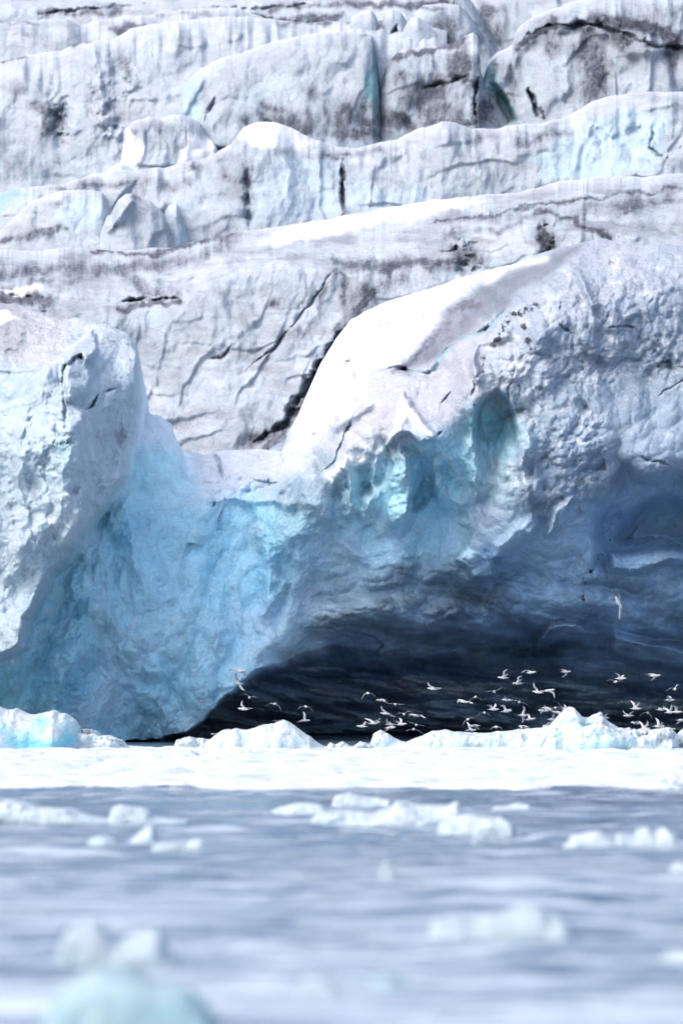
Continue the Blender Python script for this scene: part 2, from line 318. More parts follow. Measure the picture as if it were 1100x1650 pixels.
    DC = DC+sstep(0,20,S)*((fc*(1-low)*(1-.5*bl)+fr*rg*.8)*(1-topsm)+fl*low*2.3*(1-.8*sstep(975,1040,Y))+bl*.9*(chip(wx*.75+.1*wy, wy*.20, 660, .8,.7)-.35))+topsm*(.6*fbm(xm*.5-ym*.3,ym*1.3+xm*.4,6,69,.55))
    for pts, w, h in PILLARS: DC = DC-h*2.2*rline(X,Y,pts,w*3.0,7,True)
    DC = DC+1.6*region(X,Y,[(764,700),(768,665),(782,638),(800,630),(818,645),(830,680),(834,730),(825,775),(790,790),(768,750)],7)*(1-sstep(690,800,Y))
    DC = DC+1.3*region(X,Y,[(604,716),(617,740),(617,765),(604,792),(585,800),(588,740)],10)+.8*region(X,Y,[(660,735),(695,740),(700,800),(665,830),(656,790)],10)
    pk = region(X,Y,[(622,712),(634,690),(640,660),(650,635),(660,645),(680,676),(700,700),(702,712),(680,716),(660,700),(648,698)],4)
    DC = DC-1.5*pk
    DC = DC-.9*line(X,Y,[(545,652),(552,636),(570,634),(595,650),(575,665),(540,690)],9)+1.3*region(X,Y,[(552,582),(562,580),(582,630),(555,640)],5)
    DC = DC+.7*rline(X,Y,CREV,5,5)+.9*region(X,Y,CREV+[(760,552),(720,585),(700,612),(680,612),(650,600)],4)
    DC = DC-1.0*line(X,Y,[(815,540),(800,545),(770,555),(765,585),(772,610)],6)-1.3*line(X,Y,[(915,432),(926,440),(940,465),(955,490)],6)
    DC = DC-1.2*blob(X,Y,872,530,24,28)-.8*line(X,Y,[(845,700),(860,740),(870,800)],10)
    hol = [(962,836),(985,800),(1010,760),(1040,772),(1085,768),(1130,785),(1500,800),(1500,990),(1000,985),(965,900)]
    DC = DC+2.2*region(X,Y,hol,15)*(1-sstep(850,960,Y))
    h2 = [(990,868),(1015,832),(1045,808),(1075,803),(1110,815),(1500,830),(1500,900),(1000,895)]
    DC = DC+1.8*region(X,Y,h2,10)*(1-.7*sstep(820,885,Y))
    DC = DC-2.4*region(X,Y,[(985,893),(1030,889),(1100,888),(1500,890),(1500,912),(1080,910),(1030,922),(990,918)],7)
    DC = DC-2.4*region(X,Y,[(865,1030),(890,1008),(925,1005),(958,1022),(930,1027),(900,1040),(860,1055)],5)
    DC = DC-2.2*region(X,Y,[(755,880),(784,900),(798,935),(760,932),(735,900)],5)-2.0*region(X,Y,[(890,820),(918,798),(905,848),(880,862)],5)
    DC = DC-1.0*region(X,Y,[(800,875),(840,845),(862,830),(868,850),(850,868),(810,900),(790,905)],7)
    DC = DC-2.2*region(X,Y,[(990,1022),(1030,1030),(1100,1044),(1200,1050),(1200,1075),(1030,1075),(985,1055)],8)
    for pts, w, h in CRACKS: 
        q = h*.8*rline(X,Y,pts,w,5); DA = DA+q; DB = DB+q; DC = DC+q
    # --- the cave
    DD = tps(X, Y, D_PTS)
    DD = DD+2.6*(ridged(xm*.16+ym*.05, ym*.75-xm*.10, 4, 71)-.5)+.5*(chip(wx*.5,wy*2.2-wx*.25,72,.7,.5)-.4)
    D = DB*(1-a)+DA*a
    D = D*(1-bc)+DC*bc
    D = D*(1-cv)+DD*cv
    FD['c1'] = .25+chip(wx*.30, wy*.20, 3, .55, 1.15); FD['c2'] = .25+chip(wx*.8, wy*.5, 8, .55, 1.15); FD['c3'] = chip(wx*.6+wy*.25, wy*1.1-wx*.12, 67,.7,.6); FD['c4'] = chip(wx*1.6+wy*.5, wy*3.0-wx*.3, 68,.8,.6); FD['pla'] = pla
    # crests roll over
    rr = np.where(X < 240, 5, np.where(X < 455, 9, 16)).astype(float)
    k = np.clip(1-S/rr, 0, 1)
    return D+k*k*np.where(X < 455, 1.3, 2.0)

def front_colour(X, Y, N, S, P):
    WHITE = (.47,.54,.63)
    xm, ym = X/37, Y/37; X, Y = wander(X, Y)
    a, bc, cv = masks(X, Y)
    up = np.clip(N[...,2], 0, 1)
    wX = X+26*fbm(xm*.4,ym*.3,4,101); wY = Y+26*fbm(xm*.4,ym*.3,4,102); TINT = np.array((.93,.99,1.0))
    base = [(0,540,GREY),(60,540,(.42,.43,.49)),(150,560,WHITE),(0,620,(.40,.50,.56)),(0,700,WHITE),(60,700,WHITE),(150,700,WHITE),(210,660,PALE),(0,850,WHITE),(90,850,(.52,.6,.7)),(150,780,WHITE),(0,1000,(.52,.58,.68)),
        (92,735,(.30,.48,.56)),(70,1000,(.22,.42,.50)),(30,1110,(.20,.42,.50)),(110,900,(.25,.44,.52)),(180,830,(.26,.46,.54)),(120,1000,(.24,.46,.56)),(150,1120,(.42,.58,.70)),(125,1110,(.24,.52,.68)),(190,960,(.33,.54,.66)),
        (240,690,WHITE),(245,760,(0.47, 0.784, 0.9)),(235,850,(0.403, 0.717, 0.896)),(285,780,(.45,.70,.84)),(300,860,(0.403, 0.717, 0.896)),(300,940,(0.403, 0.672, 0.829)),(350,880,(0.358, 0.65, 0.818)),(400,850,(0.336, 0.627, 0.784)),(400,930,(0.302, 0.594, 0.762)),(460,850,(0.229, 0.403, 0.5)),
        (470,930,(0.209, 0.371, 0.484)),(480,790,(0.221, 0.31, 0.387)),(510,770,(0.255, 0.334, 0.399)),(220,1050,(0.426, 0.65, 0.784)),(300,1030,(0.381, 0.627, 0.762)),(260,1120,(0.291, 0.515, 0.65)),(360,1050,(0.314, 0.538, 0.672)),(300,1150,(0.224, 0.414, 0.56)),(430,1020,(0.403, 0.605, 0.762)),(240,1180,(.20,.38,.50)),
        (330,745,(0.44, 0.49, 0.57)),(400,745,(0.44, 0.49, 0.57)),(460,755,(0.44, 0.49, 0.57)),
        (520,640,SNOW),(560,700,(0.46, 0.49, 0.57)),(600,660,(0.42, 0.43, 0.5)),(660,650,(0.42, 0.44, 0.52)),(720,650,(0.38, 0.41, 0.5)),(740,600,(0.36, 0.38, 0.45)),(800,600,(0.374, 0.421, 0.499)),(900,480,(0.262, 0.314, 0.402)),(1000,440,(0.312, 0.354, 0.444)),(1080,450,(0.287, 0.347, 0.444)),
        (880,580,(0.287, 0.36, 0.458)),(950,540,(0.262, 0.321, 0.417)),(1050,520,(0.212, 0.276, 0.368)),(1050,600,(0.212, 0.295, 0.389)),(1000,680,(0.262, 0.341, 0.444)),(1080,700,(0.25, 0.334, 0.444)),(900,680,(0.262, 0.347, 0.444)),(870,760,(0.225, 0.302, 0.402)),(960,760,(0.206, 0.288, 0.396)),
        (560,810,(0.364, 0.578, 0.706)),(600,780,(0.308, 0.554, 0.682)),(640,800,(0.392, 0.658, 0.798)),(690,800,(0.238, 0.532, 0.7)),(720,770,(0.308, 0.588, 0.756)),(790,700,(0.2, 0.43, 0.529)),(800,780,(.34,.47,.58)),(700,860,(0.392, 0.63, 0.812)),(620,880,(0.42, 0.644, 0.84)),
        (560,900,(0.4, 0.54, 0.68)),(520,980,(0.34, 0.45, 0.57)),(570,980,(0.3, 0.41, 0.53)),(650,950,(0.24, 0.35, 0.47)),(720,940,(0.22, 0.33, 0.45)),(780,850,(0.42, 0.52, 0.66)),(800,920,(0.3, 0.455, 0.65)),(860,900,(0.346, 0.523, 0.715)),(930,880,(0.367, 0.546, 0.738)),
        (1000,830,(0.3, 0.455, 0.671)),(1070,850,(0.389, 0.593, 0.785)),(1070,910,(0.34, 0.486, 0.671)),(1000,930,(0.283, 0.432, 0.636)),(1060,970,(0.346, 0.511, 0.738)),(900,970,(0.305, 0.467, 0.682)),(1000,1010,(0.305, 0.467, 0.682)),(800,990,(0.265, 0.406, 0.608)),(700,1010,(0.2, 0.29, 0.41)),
        (620,1020,(0.24, 0.34, 0.46)),(860,1040,(0.177, 0.281, 0.473)),(950,1050,(0.247, 0.385, 0.588)),(1060,1050,(0.247, 0.385, 0.588)),(560,1040,(0.224, 0.326, 0.496)),(740,1060,(0.15, 0.22, 0.33)),(480,1060,(0.42, 0.54, 0.67)),  # underside tones drop towards the cave, part of its shade put in the colour
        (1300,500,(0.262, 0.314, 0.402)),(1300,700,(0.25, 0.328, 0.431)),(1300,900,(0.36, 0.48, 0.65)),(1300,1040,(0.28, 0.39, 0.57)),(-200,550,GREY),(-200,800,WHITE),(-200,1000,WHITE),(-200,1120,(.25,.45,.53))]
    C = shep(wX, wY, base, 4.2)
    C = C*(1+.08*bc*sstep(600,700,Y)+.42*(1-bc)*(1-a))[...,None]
    # sharp joins between the kinds of ice
    C = mix(C, a*sstep(650,700,Y)*.6*sstep(-.1,.5,fbm(xm*.5,ym*.4,4,103)+.35), (.55,.64,.74))
    # fresh chips show bluer ice than the weathered arrises between them
    aa = a*(1-FD['pla'])
    C = mix(C, aa*sstep(.45,.15,FD['c1'])*.40, (.34,.47,.58)); C = mix(C, aa*sstep(.40,.1,FD['c2'])*.30, (.40,.52,.62)); C = mix(C, aa*sstep(.55,.8,FD['c1'])*.6, (.74,.78,.84))
    C = mix(C, (1-a)*sstep(.45,.8,FD['c2'])*.25, (.62,.72,.80))
    # cloudy bubbles in the blue wall
    bw = (1-a)*(1-bc)*(1-cv)*sstep(760,800,Y)
    cl = sstep(.02,.5,fbm(xm*.55+.15*ym,ym*.42,6,104,.55)); C = mix(C, bw*cl*.55, (.55,.72,.82))
    cl = sstep(.05,.45,fbm(xm*1.3,ym*.28,5,105,.6)); C = mix(C, bw*cl*.4, (.26,.60,.76))
    bl = region(X,Y,BLUEC,9)*bc*(1-cv)
    cl = sstep(.0,.5,fbm(xm*1.6,ym*.5,5,106,.6)); C = mix(C, bl*cl*.5, (.42,.60,.70))
    cl = sstep(.0,.5,fbm(xm*1.2+9,ym*.5,5,107,.6)); C = mix(C, bl*cl*.45, (.22,.48,.60))
    for pts, w, h in PILLARS: C = mix(C, rline(X,Y,pts,w*.5,7)*.45*bc, (.60,.66,.72))
    # pale rind on the upper rough face
    rg = region(X,Y,ROUGH,18)*bc
    cl = sstep(0,.4,fbm(xm*1.1,ym*1.1,6,108,.62)); C = mix(C, rg*cl*.5, (.26,.37,.49))
    cl = sstep(.05,.4,fbm(xm*1.4+3,ym*1.6,6,109,.62)); C = mix(C, rg*cl*.5, (.62,.67,.75))
    # snow
    sn = region(X+8*fbm(xm,ym,3,110),Y+8*fbm(xm,ym,3,111),SNOWP,8)*bc; C = mix(C, sn*.97*(1-.35*sstep(.1,.5,fbm(xm*.8-ym*.5,ym*1.2+xm*.6,5,140))), (.66,.71,.76))
    dr = region(X+8*fbm(xm,ym,3,112),Y+6*fbm(xm,ym,3,113),DIRTP,10)*bc
    C = mix(C, dr*(.75+.35*fbm(xm*1.2-ym,ym*1.2+xm,5,114)), (.20,.215,.26))
    C = mix(C, line(X,Y,[(700,540),(735,508),(765,490)],16)*dr*.8*sstep(-.2,.3,fbm(xm*2,ym*2,3,115)), (.12,.11,.14))
    C = mix(C, line(X,Y,[(780,440),(840,425),(880,415)],6)*bc*.6, SNOW)
    pk = region(X,Y,[(622,712),(634,690),(640,660),(650,635),(660,645),(680,676),(700,700),(690,704),(668,684),(655,672),(644,690)],4)*bc; C = mix(C, pk*.9, SNOW)
    C = mix(C, bc*line(X,Y,[(530,772),(560,750),(585,738)],8)*.9, SNOW)
    C = mix(C, bc*line(X,Y,[(545,655),(553,638),(575,636),(600,652)],8)*.8, SNOW)
    C = mix(C, (1-bc)*region(X,Y,[(300,728),(455,724),(505,738),(480,765),(440,775),(330,765)],8)*.4, (.52,.57,.65))
    C = mix(C, region(X,Y,[(-40,500),(8,498),(24,512),(0,525),(-40,527)],3), SNOW)
    C = mix(C, region(X,Y,[(103,568),(124,553),(134,543),(146,533),(150,545),(152,562),(144,574),(137,586),(131,572),(120,575),(108,586)],2)*.8, (.36,.45,.52))
    # upward ledges hold snow, fresh edges are white
    C = mix(C, sstep(.6,.95,up)*.22*(1-cv)*(1-dr)*(Y < 860), SNOW)
    # dirt with a shape of its own
    nd = sstep(-.15,.35,fbm(xm*3.2,ym*3.2,5,120,.6))
    dirt = np.zeros_like(X)
    for pts, w, s in [([(800,545),(818,520),(835,500),(862,495)],9,.95),([(835,500),(842,530),(850,560),(851,575)],7,.85),([(812,520),(825,545)],6,.8),([(778,600),(784,575),(788,590)],5,.8),([(775,630),(764,650),(757,690)],4,.6),
                      ([(820,600),(835,620),(832,650)],4,.6),([(1040,510),(1060,550),(1050,580)],9,.5),([(1060,590),(1085,570),(1110,560)],6,.7),([(1082,505),(1100,520),(1110,590)],9,.6),([(984,855),(979,880),(970,900)],3,.9),([(970,895),(957,915),(945,930)],6,.85),
                      ([(946,925),(941,950),(935,965)],4,.85),([(935,968),(920,980)],4,.5),([(160,640),(175,655),(180,680)],7,.35),([(136,658),(152,648)],3,.8),([(340,800),(325,780)],3,.4),([(345,770),(380,768),(410,770)],5,.25),([(380,812),(400,806)],5,.4),
                      ([(985,388),(988,410),(984,436)],6,.6),([(940,440),(985,445),(1010,455)],6,.35),([(520,940),(500,1000),(495,1040)],10,.3),([(536,850),(530,900),(520,930)],6,.3),([(100,690),(98,740)],3,.4),([(277,718),(283,735)],4,.5),([(3,668),(9,672)],3,.6),
                      ([(660,590),(690,600),(700,590)],3,.3),([(685,640),(715,620),(735,600)],12,.2),([(850,860),(850,940)],2,.15),([(655,690),(685,705)],4,.3),([(560,720),(620,700)],6,.25)]:
        dirt = np.maximum(dirt, s*line(X+5*fbm(xm*2,ym*2,3,121),Y+5*fbm(xm*2,ym*2,3,122),pts,w)*(.35+.65*nd))
    C = mix(C, rline(X,Y,CREV,4.2,5)*.8*bc, (.24,.44,.50))
    for pts, w, h in CRACKS: C = mix(C, rline(X,Y,pts,w*.6,5)*min(1,h)*.45, (.10,.20,.27))
    # cave ice: colour lifted against the cave's own shade, banded with foliation
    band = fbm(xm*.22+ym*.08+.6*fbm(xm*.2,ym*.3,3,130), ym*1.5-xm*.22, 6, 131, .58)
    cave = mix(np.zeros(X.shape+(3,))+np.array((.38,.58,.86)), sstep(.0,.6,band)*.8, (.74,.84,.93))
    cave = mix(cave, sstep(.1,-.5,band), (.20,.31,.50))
    cave = mix(cave, sstep(1165,1190,Y)*.8, (.03,.035,.08))  # shade at the cave foot painted near-black into the ice colour
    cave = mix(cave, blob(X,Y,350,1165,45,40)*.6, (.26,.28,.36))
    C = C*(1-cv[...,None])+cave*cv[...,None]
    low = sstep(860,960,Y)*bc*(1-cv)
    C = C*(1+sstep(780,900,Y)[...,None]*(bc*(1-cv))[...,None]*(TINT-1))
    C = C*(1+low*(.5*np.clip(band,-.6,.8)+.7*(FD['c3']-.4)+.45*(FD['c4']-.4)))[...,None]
    G = np.clip(dirt,0,1)+.10*dr+.06*rg
    return np.concatenate([C, G[...,None]], -1)
def front_split(X, Y):
    X, Y = wander(X, Y)
    a = inside(X, Y, FOLD_A[:]+[(-700,300),(215,300)])
    c = inside(X, Y, [(440,640),(454,700)]+FOLD_C+[(300,1178),(215,1197),(180,1300),(1800,1300),(1800,0),(454,0)])
    return np.where(c, 2, np.where(a, 0, 1))
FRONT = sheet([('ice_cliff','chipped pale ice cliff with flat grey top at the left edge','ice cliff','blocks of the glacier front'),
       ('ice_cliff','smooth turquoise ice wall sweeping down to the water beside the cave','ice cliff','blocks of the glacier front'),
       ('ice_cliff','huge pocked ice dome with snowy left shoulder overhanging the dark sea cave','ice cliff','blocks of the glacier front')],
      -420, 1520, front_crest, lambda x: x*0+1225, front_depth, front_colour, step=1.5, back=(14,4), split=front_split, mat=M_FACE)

# ================================================================== RIDGES behind
def ridge_depth(yc, adv, r, lean, amp, seed, edge=None, flat=0, feat=None):
    """crest at depth yc; the roll-over comes forward adv metres in r pixels, then the face leans lean metres per 100 px"""
    def f(X, Y, S):
        xm, ym = X/30, Y/30
        if edge is not None:
            E = np.maximum(edge(X)-(Y-S), 6); t = np.clip(S/E, 0, 1)
            D = yc-flat*(1-(1-t)**1.6)-adv*(1-np.exp(-np.maximum(S-E,0)/r))-lean*np.maximum(S-E,0)/100
            D = D+(1-t)*.0
        else:
            rr = r*np.clip(1+1.0*fbm(X*.02,Y*.004,3,seed+8),.35,2.2); D = yc-adv*(1-np.exp(-S/rr))-lean*S/100
        wx = xm+.6*fbm(xm*.3,ym*.3,3,seed+5)
        D = D+amp*sstep(0,14,S)*(1.3*fbm(wx*.28,ym*.22,4,seed)+.9*(chip(wx*.5,ym*.36,seed+1,.5,1.05)-.2)+.22*fbm(wx*1.4,ym*.7,4,seed+2)+.05*fbm(wx*.5,ym*2.0,3,seed+3)+.25*(chip(wx*1.3,ym*1.1,seed+4,.8,.7)-.4))
        tl = Y/44+.22*X/100+1.5*fbm(xm*.12,ym*.16,5,seed+60); fr_ = tl-np.floor(tl); D = D-amp*.55*sstep(0,20,S)*(fr_-sstep(.80,1,fr_))*np.clip(.15+1.8*fbm(xm*.15,ym*.2,2,seed+61),0,1)
        tv = X/85+.3*Y/60+1.3*fbm(xm*.14,ym*.10,5,seed+62); fv = tv-np.floor(tv); D = D-amp*.7*sstep(0,20,S)*(fv-sstep(.84,1,fv))*np.clip(.25+1.6*fbm(xm*.12,ym*.12,2,seed+63),0,1)
        if feat: 
            for g, pts, w, h in feat:
                D = D+h*(rline(X,Y,pts,w*1.15,6) if g == 'l' else region(X+4*fbm(xm,ym,3,77),Y+4*fbm(xm,ym,3,78),pts,w))
        return D
    return f
def back_colour(seed, dirts=(), blues=(), snows=(), face=(.335,.39,.465), greyish=.35, top=.8, streak=.3, gen=.3):
    def f(X, Y, N, S, P):
        xm, ym = X/30, Y/30
        up = np.clip(N[...,2],0,1)
        C = np.zeros(X.shape+(3,))+np.array(face)
        C = mix(C, sstep(-.1,.6,fbm(xm*.5,ym*.4,5,seed+31,.6))*.35, (.47,.52,.57))
        C = mix(C, sstep(.0,.6,fbm(xm*.3+5,ym*.5,5,seed+32,.6))*.4, (.36,.46,.57))
        st = sstep(.0,.5,fbm(xm*1.6,ym*.22,5,seed+33,.6)); C = mix(C, st*streak*sstep(.75,.3,up), (.38,.40,.47))
        ly = sstep(.1,.5,fbm(xm*.25,ym*3.2,3,seed+36)); C = mix(C, ly*.18*sstep(.6,.3,up), (.42,.52,.62))
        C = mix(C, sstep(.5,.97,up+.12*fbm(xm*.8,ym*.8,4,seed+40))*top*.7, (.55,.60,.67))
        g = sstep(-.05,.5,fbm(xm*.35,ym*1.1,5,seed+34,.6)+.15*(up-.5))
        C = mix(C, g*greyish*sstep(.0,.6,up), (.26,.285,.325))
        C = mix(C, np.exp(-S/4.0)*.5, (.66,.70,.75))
        nd = sstep(-.6,.55,fbm(xm*1.5,ym*1.1,6,seed+35,.65))
        dd = np.zeros_like(X)
        xx = X+15*fbm(xm*.7,ym*.7,6,seed+37,.6); yy = Y+15*fbm(xm*.7,ym*.7,6,seed+38,.6)
        for d in dirts:
            m = d[2]*(blob(xx,yy,*d[1]) if d[0] == 'b' else line(xx,yy,d[1],d[3]))
            dd = np.maximum(dd, m)
        for d in blues:
            C = mix(C, np.clip(d[2]*(region(xx,yy,d[1],7) if d[0] == 'r' else line(X,Y,d[1],d[3])),0,1), d[-1] if isinstance(d[-1], tuple) else (.24,.46,.55))
        for d in snows: C = mix(C, region(xx,yy,d,7)*.92, SNOW)
        gz = sstep(-.1,.6,fbm(xm*.28,ym*.30,6,seed+51,.62)); gz = gz*(1-np.exp(-S/14.)); dd = np.clip(dd*1.5, 0, 1)
        C = mix(C, gz*gen*.85, (.15,.17,.21))
        sm = sstep(.0-.22*gen,1.15-.15*gen,dd+.75*fbm(xm*1.6,ym*.5,6,seed+70,.65))*sstep(0,.2,dd)
        C = mix(C, sm*.9*(.8+.35*fbm(xm*2.5,ym*1.5,4,seed+71)), (.085,.098,.135))
        G = .55*sm+gz*gen*.35
        return np.concatenate([C, G[...,None]], -1)
    return f
def jag(pts, seed, amp=1.6):
    return lambda x: curve(x, pts)+1.7*amp*fbm(x*.035, x*0+seed, 5, seed, .6)+.7*fbm(x*.3,x*0,3,seed+1)
def const(v): return lambda x: x*0+v
def down(pts): return lambda x: sum(curve(x+d, pts) for d in (-45,-30,-15,0,15,30,45))/7

# -- the long ridge right behind the front (its tall pale face closes the notch)
R3C = [(-600,440),(-100,415),(0,402),(60,404),(110,398),(150,402),(200,404),(240,400),(275,398),(310,390),(345,382),(378,374),(440,366),(500,357),(560,346),(640,331),(700,322),(760,315),(830,310),(870,301),(900,292),(960,285),(1040,284),(1100,278),(1300,262),(1600,240)]
R3E = [(-600,500),(0,474),(60,478),(110,486),(190,488),(240,482),(290,466),(320,440),(360,425),(420,412),(490,414),(540,420),(600,424),(680,420),(740,400),(800,380),(870,372),(940,350),(1000,360),(1100,380),(1600,400)]
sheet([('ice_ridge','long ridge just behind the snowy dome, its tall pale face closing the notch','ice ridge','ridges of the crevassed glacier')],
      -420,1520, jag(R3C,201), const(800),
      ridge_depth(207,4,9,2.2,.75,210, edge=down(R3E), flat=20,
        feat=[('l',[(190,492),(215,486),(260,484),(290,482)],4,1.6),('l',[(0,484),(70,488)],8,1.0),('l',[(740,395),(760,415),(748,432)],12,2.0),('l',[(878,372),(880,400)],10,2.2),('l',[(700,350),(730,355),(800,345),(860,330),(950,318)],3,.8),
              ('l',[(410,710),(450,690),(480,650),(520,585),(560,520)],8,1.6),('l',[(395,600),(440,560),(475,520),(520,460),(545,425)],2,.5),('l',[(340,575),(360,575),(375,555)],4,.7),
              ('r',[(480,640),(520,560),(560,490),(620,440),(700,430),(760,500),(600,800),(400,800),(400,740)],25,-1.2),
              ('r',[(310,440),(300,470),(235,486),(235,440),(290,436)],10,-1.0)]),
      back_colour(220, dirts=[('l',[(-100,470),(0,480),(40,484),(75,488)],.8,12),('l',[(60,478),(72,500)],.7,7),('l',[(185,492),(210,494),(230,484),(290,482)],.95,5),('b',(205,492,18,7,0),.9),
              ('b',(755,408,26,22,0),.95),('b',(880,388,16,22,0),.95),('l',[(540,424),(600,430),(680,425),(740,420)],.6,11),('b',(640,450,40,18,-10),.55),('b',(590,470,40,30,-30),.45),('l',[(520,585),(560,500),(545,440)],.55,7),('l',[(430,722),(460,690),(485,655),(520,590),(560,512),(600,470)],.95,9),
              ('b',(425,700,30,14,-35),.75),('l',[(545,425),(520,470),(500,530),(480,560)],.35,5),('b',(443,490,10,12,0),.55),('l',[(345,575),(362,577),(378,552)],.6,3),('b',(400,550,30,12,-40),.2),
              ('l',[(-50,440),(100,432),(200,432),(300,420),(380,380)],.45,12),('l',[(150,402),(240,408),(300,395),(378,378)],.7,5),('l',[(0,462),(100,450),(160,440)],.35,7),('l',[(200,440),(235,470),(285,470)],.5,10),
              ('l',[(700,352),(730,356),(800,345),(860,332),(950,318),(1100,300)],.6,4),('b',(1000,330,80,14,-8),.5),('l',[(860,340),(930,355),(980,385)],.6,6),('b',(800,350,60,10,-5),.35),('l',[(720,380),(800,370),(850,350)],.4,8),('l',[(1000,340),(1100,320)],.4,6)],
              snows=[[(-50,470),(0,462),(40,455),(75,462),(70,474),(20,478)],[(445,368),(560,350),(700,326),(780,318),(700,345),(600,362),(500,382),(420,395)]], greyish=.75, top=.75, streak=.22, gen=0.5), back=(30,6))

# -- middle ridge with the lumpy left end
R2C = [(-600,330),(-60,312),(0,310),(30,303),(60,300),(100,296),(150,280),(200,271),(260,262),(320,250),(350,243),(372,232),(392,205),(415,196),(440,196),(470,205),(500,222),(515,226),(540,236),(575,238),(612,229),(640,224),(668,208),(690,203),(712,195),(735,198),(760,206),(800,207),(830,200),(870,198),(905,190),(932,177),(955,162),(985,154),(1030,148),(1100,147),(1300,130),(1600,120)]
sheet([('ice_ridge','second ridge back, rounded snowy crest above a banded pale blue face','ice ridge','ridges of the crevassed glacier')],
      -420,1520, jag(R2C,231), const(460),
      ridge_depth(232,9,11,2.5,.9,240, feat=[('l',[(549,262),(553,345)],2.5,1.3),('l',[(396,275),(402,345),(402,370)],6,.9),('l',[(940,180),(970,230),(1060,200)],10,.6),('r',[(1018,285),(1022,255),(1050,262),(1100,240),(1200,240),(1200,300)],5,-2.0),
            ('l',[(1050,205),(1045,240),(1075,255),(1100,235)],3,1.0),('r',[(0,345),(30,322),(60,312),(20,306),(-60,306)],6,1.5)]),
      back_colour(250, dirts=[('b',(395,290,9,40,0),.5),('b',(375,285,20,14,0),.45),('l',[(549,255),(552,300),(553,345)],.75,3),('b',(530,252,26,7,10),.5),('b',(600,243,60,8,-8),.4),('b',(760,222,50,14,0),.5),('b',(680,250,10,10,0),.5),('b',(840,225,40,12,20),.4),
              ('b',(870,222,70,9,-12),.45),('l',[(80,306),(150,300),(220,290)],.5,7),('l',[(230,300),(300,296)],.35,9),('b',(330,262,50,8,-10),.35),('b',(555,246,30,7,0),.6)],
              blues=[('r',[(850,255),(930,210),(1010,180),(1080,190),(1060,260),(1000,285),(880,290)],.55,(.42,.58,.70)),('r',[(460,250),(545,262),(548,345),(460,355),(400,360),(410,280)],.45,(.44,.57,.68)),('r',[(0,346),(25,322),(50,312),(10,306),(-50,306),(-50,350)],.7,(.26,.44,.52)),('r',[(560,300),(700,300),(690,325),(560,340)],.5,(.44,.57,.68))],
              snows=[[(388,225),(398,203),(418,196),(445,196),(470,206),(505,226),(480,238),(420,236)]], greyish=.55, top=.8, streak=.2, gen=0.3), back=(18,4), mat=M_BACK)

# -- broken lumps in front of the middle ridge, on the left
sheet([('serac','low rounded ice hummock under the second ridge at the left edge','serac','small seracs between the ridges')],
      -200,215, jag([(-200,360),(0,370),(25,345),(55,322),(90,309),(130,304),(165,309),(178,330),(190,352),(215,400)],261), const(470),
      ridge_depth(222,5,10,2.5,.8,262), back_colour(265, dirts=[('l',[(0,390),(60,378),(110,372)],.6,7),('l',[(60,330),(110,320)],.3,6)], blues=[('r',[(90,330),(150,315),(175,340),(150,375),(100,380)],.5,(.42,.56,.66))], greyish=.5), back=(8,5))
sheet([('serac','pointed ice block with a folded crest below the second ridge','serac','small seracs between the ridges')],
      148,318, jag([(148,400),(160,372),(172,345),(180,340),(190,322),(203,312),(215,311),(228,318),(246,327),(262,342),(270,356),(278,385),(281,390),(318,402)],271), const(470),
      ridge_depth(219,4.5,8,2.5,.8,272, feat=[('l',[(176,372),(195,345),(212,322),(222,330)],6,-1.2),('l',[(272,345),(276,385)],3,1.2)]), back_colour(275, dirts=[('l',[(215,318),(240,330),(228,340)],.35,6)], greyish=.25, top=.8), back=(6,5))
sheet([('serac','narrow leaning ice pillar beside the pointed block','serac','small seracs between the ridges')],
      262,320, jag([(262,396),(266,340),(272,331),(284,328),(291,338),(297,358),(303,376),(308,392),(320,400)],281,.8), const(470),
      ridge_depth(220.5,3,6,2.0,.5,282), back_colour(285, blues=[('r',[(285,360),(300,360),(305,390),(280,392)],.6,(.40,.54,.64))], greyish=.2), back=(4,3))
sheet([('serac','white crumbling ice lump on the crest between the first slab and the snow dome','serac','small seracs between the ridges')],
      165,360, jag([(165,284),(178,268),(195,262),(198,235),(201,207),(212,198),(225,192),(240,186),(262,190),(280,183),(292,184),(310,190),(322,197),(332,210),(345,220),(352,236),(360,258)],291,1.8), const(330),
      ridge_depth(236,5,8,2.5,1.3,292), back_colour(295, dirts=[('b',(265,210,30,12,10),.5),('b',(290,236,20,8,-30),.5),('b',(225,212,14,10,0),.4)], snows=[[(295,225),(315,213),(340,225),(350,240),(320,250),(290,258)],[(205,200),(235,240),(215,270),(190,268)]], greyish=.45, top=.7), back=(8,4))

# -- slabs above the middle ridge
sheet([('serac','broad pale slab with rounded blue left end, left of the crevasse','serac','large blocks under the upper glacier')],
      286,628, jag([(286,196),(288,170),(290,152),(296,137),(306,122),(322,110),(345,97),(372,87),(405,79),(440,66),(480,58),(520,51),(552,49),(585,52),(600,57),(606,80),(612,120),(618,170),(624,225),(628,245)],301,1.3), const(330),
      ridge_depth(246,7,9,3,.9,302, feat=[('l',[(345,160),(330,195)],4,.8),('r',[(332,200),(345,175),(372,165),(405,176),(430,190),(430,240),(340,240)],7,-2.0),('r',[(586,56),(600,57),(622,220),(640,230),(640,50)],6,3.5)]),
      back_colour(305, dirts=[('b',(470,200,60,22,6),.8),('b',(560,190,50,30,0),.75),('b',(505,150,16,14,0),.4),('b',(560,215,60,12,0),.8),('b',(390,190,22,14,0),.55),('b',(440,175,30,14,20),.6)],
              blues=[('r',[(290,180),(292,140),(305,125),(325,125),(322,165),(318,192)],.6,(.40,.60,.68)),('r',[(588,120),(602,75),(604,60),(614,80),(612,140),(622,215),(612,200),(600,170),(586,160)],.85,(.13,.30,.35))], greyish=.15, top=.7, streak=.25, gen=0.4), back=(10,3))
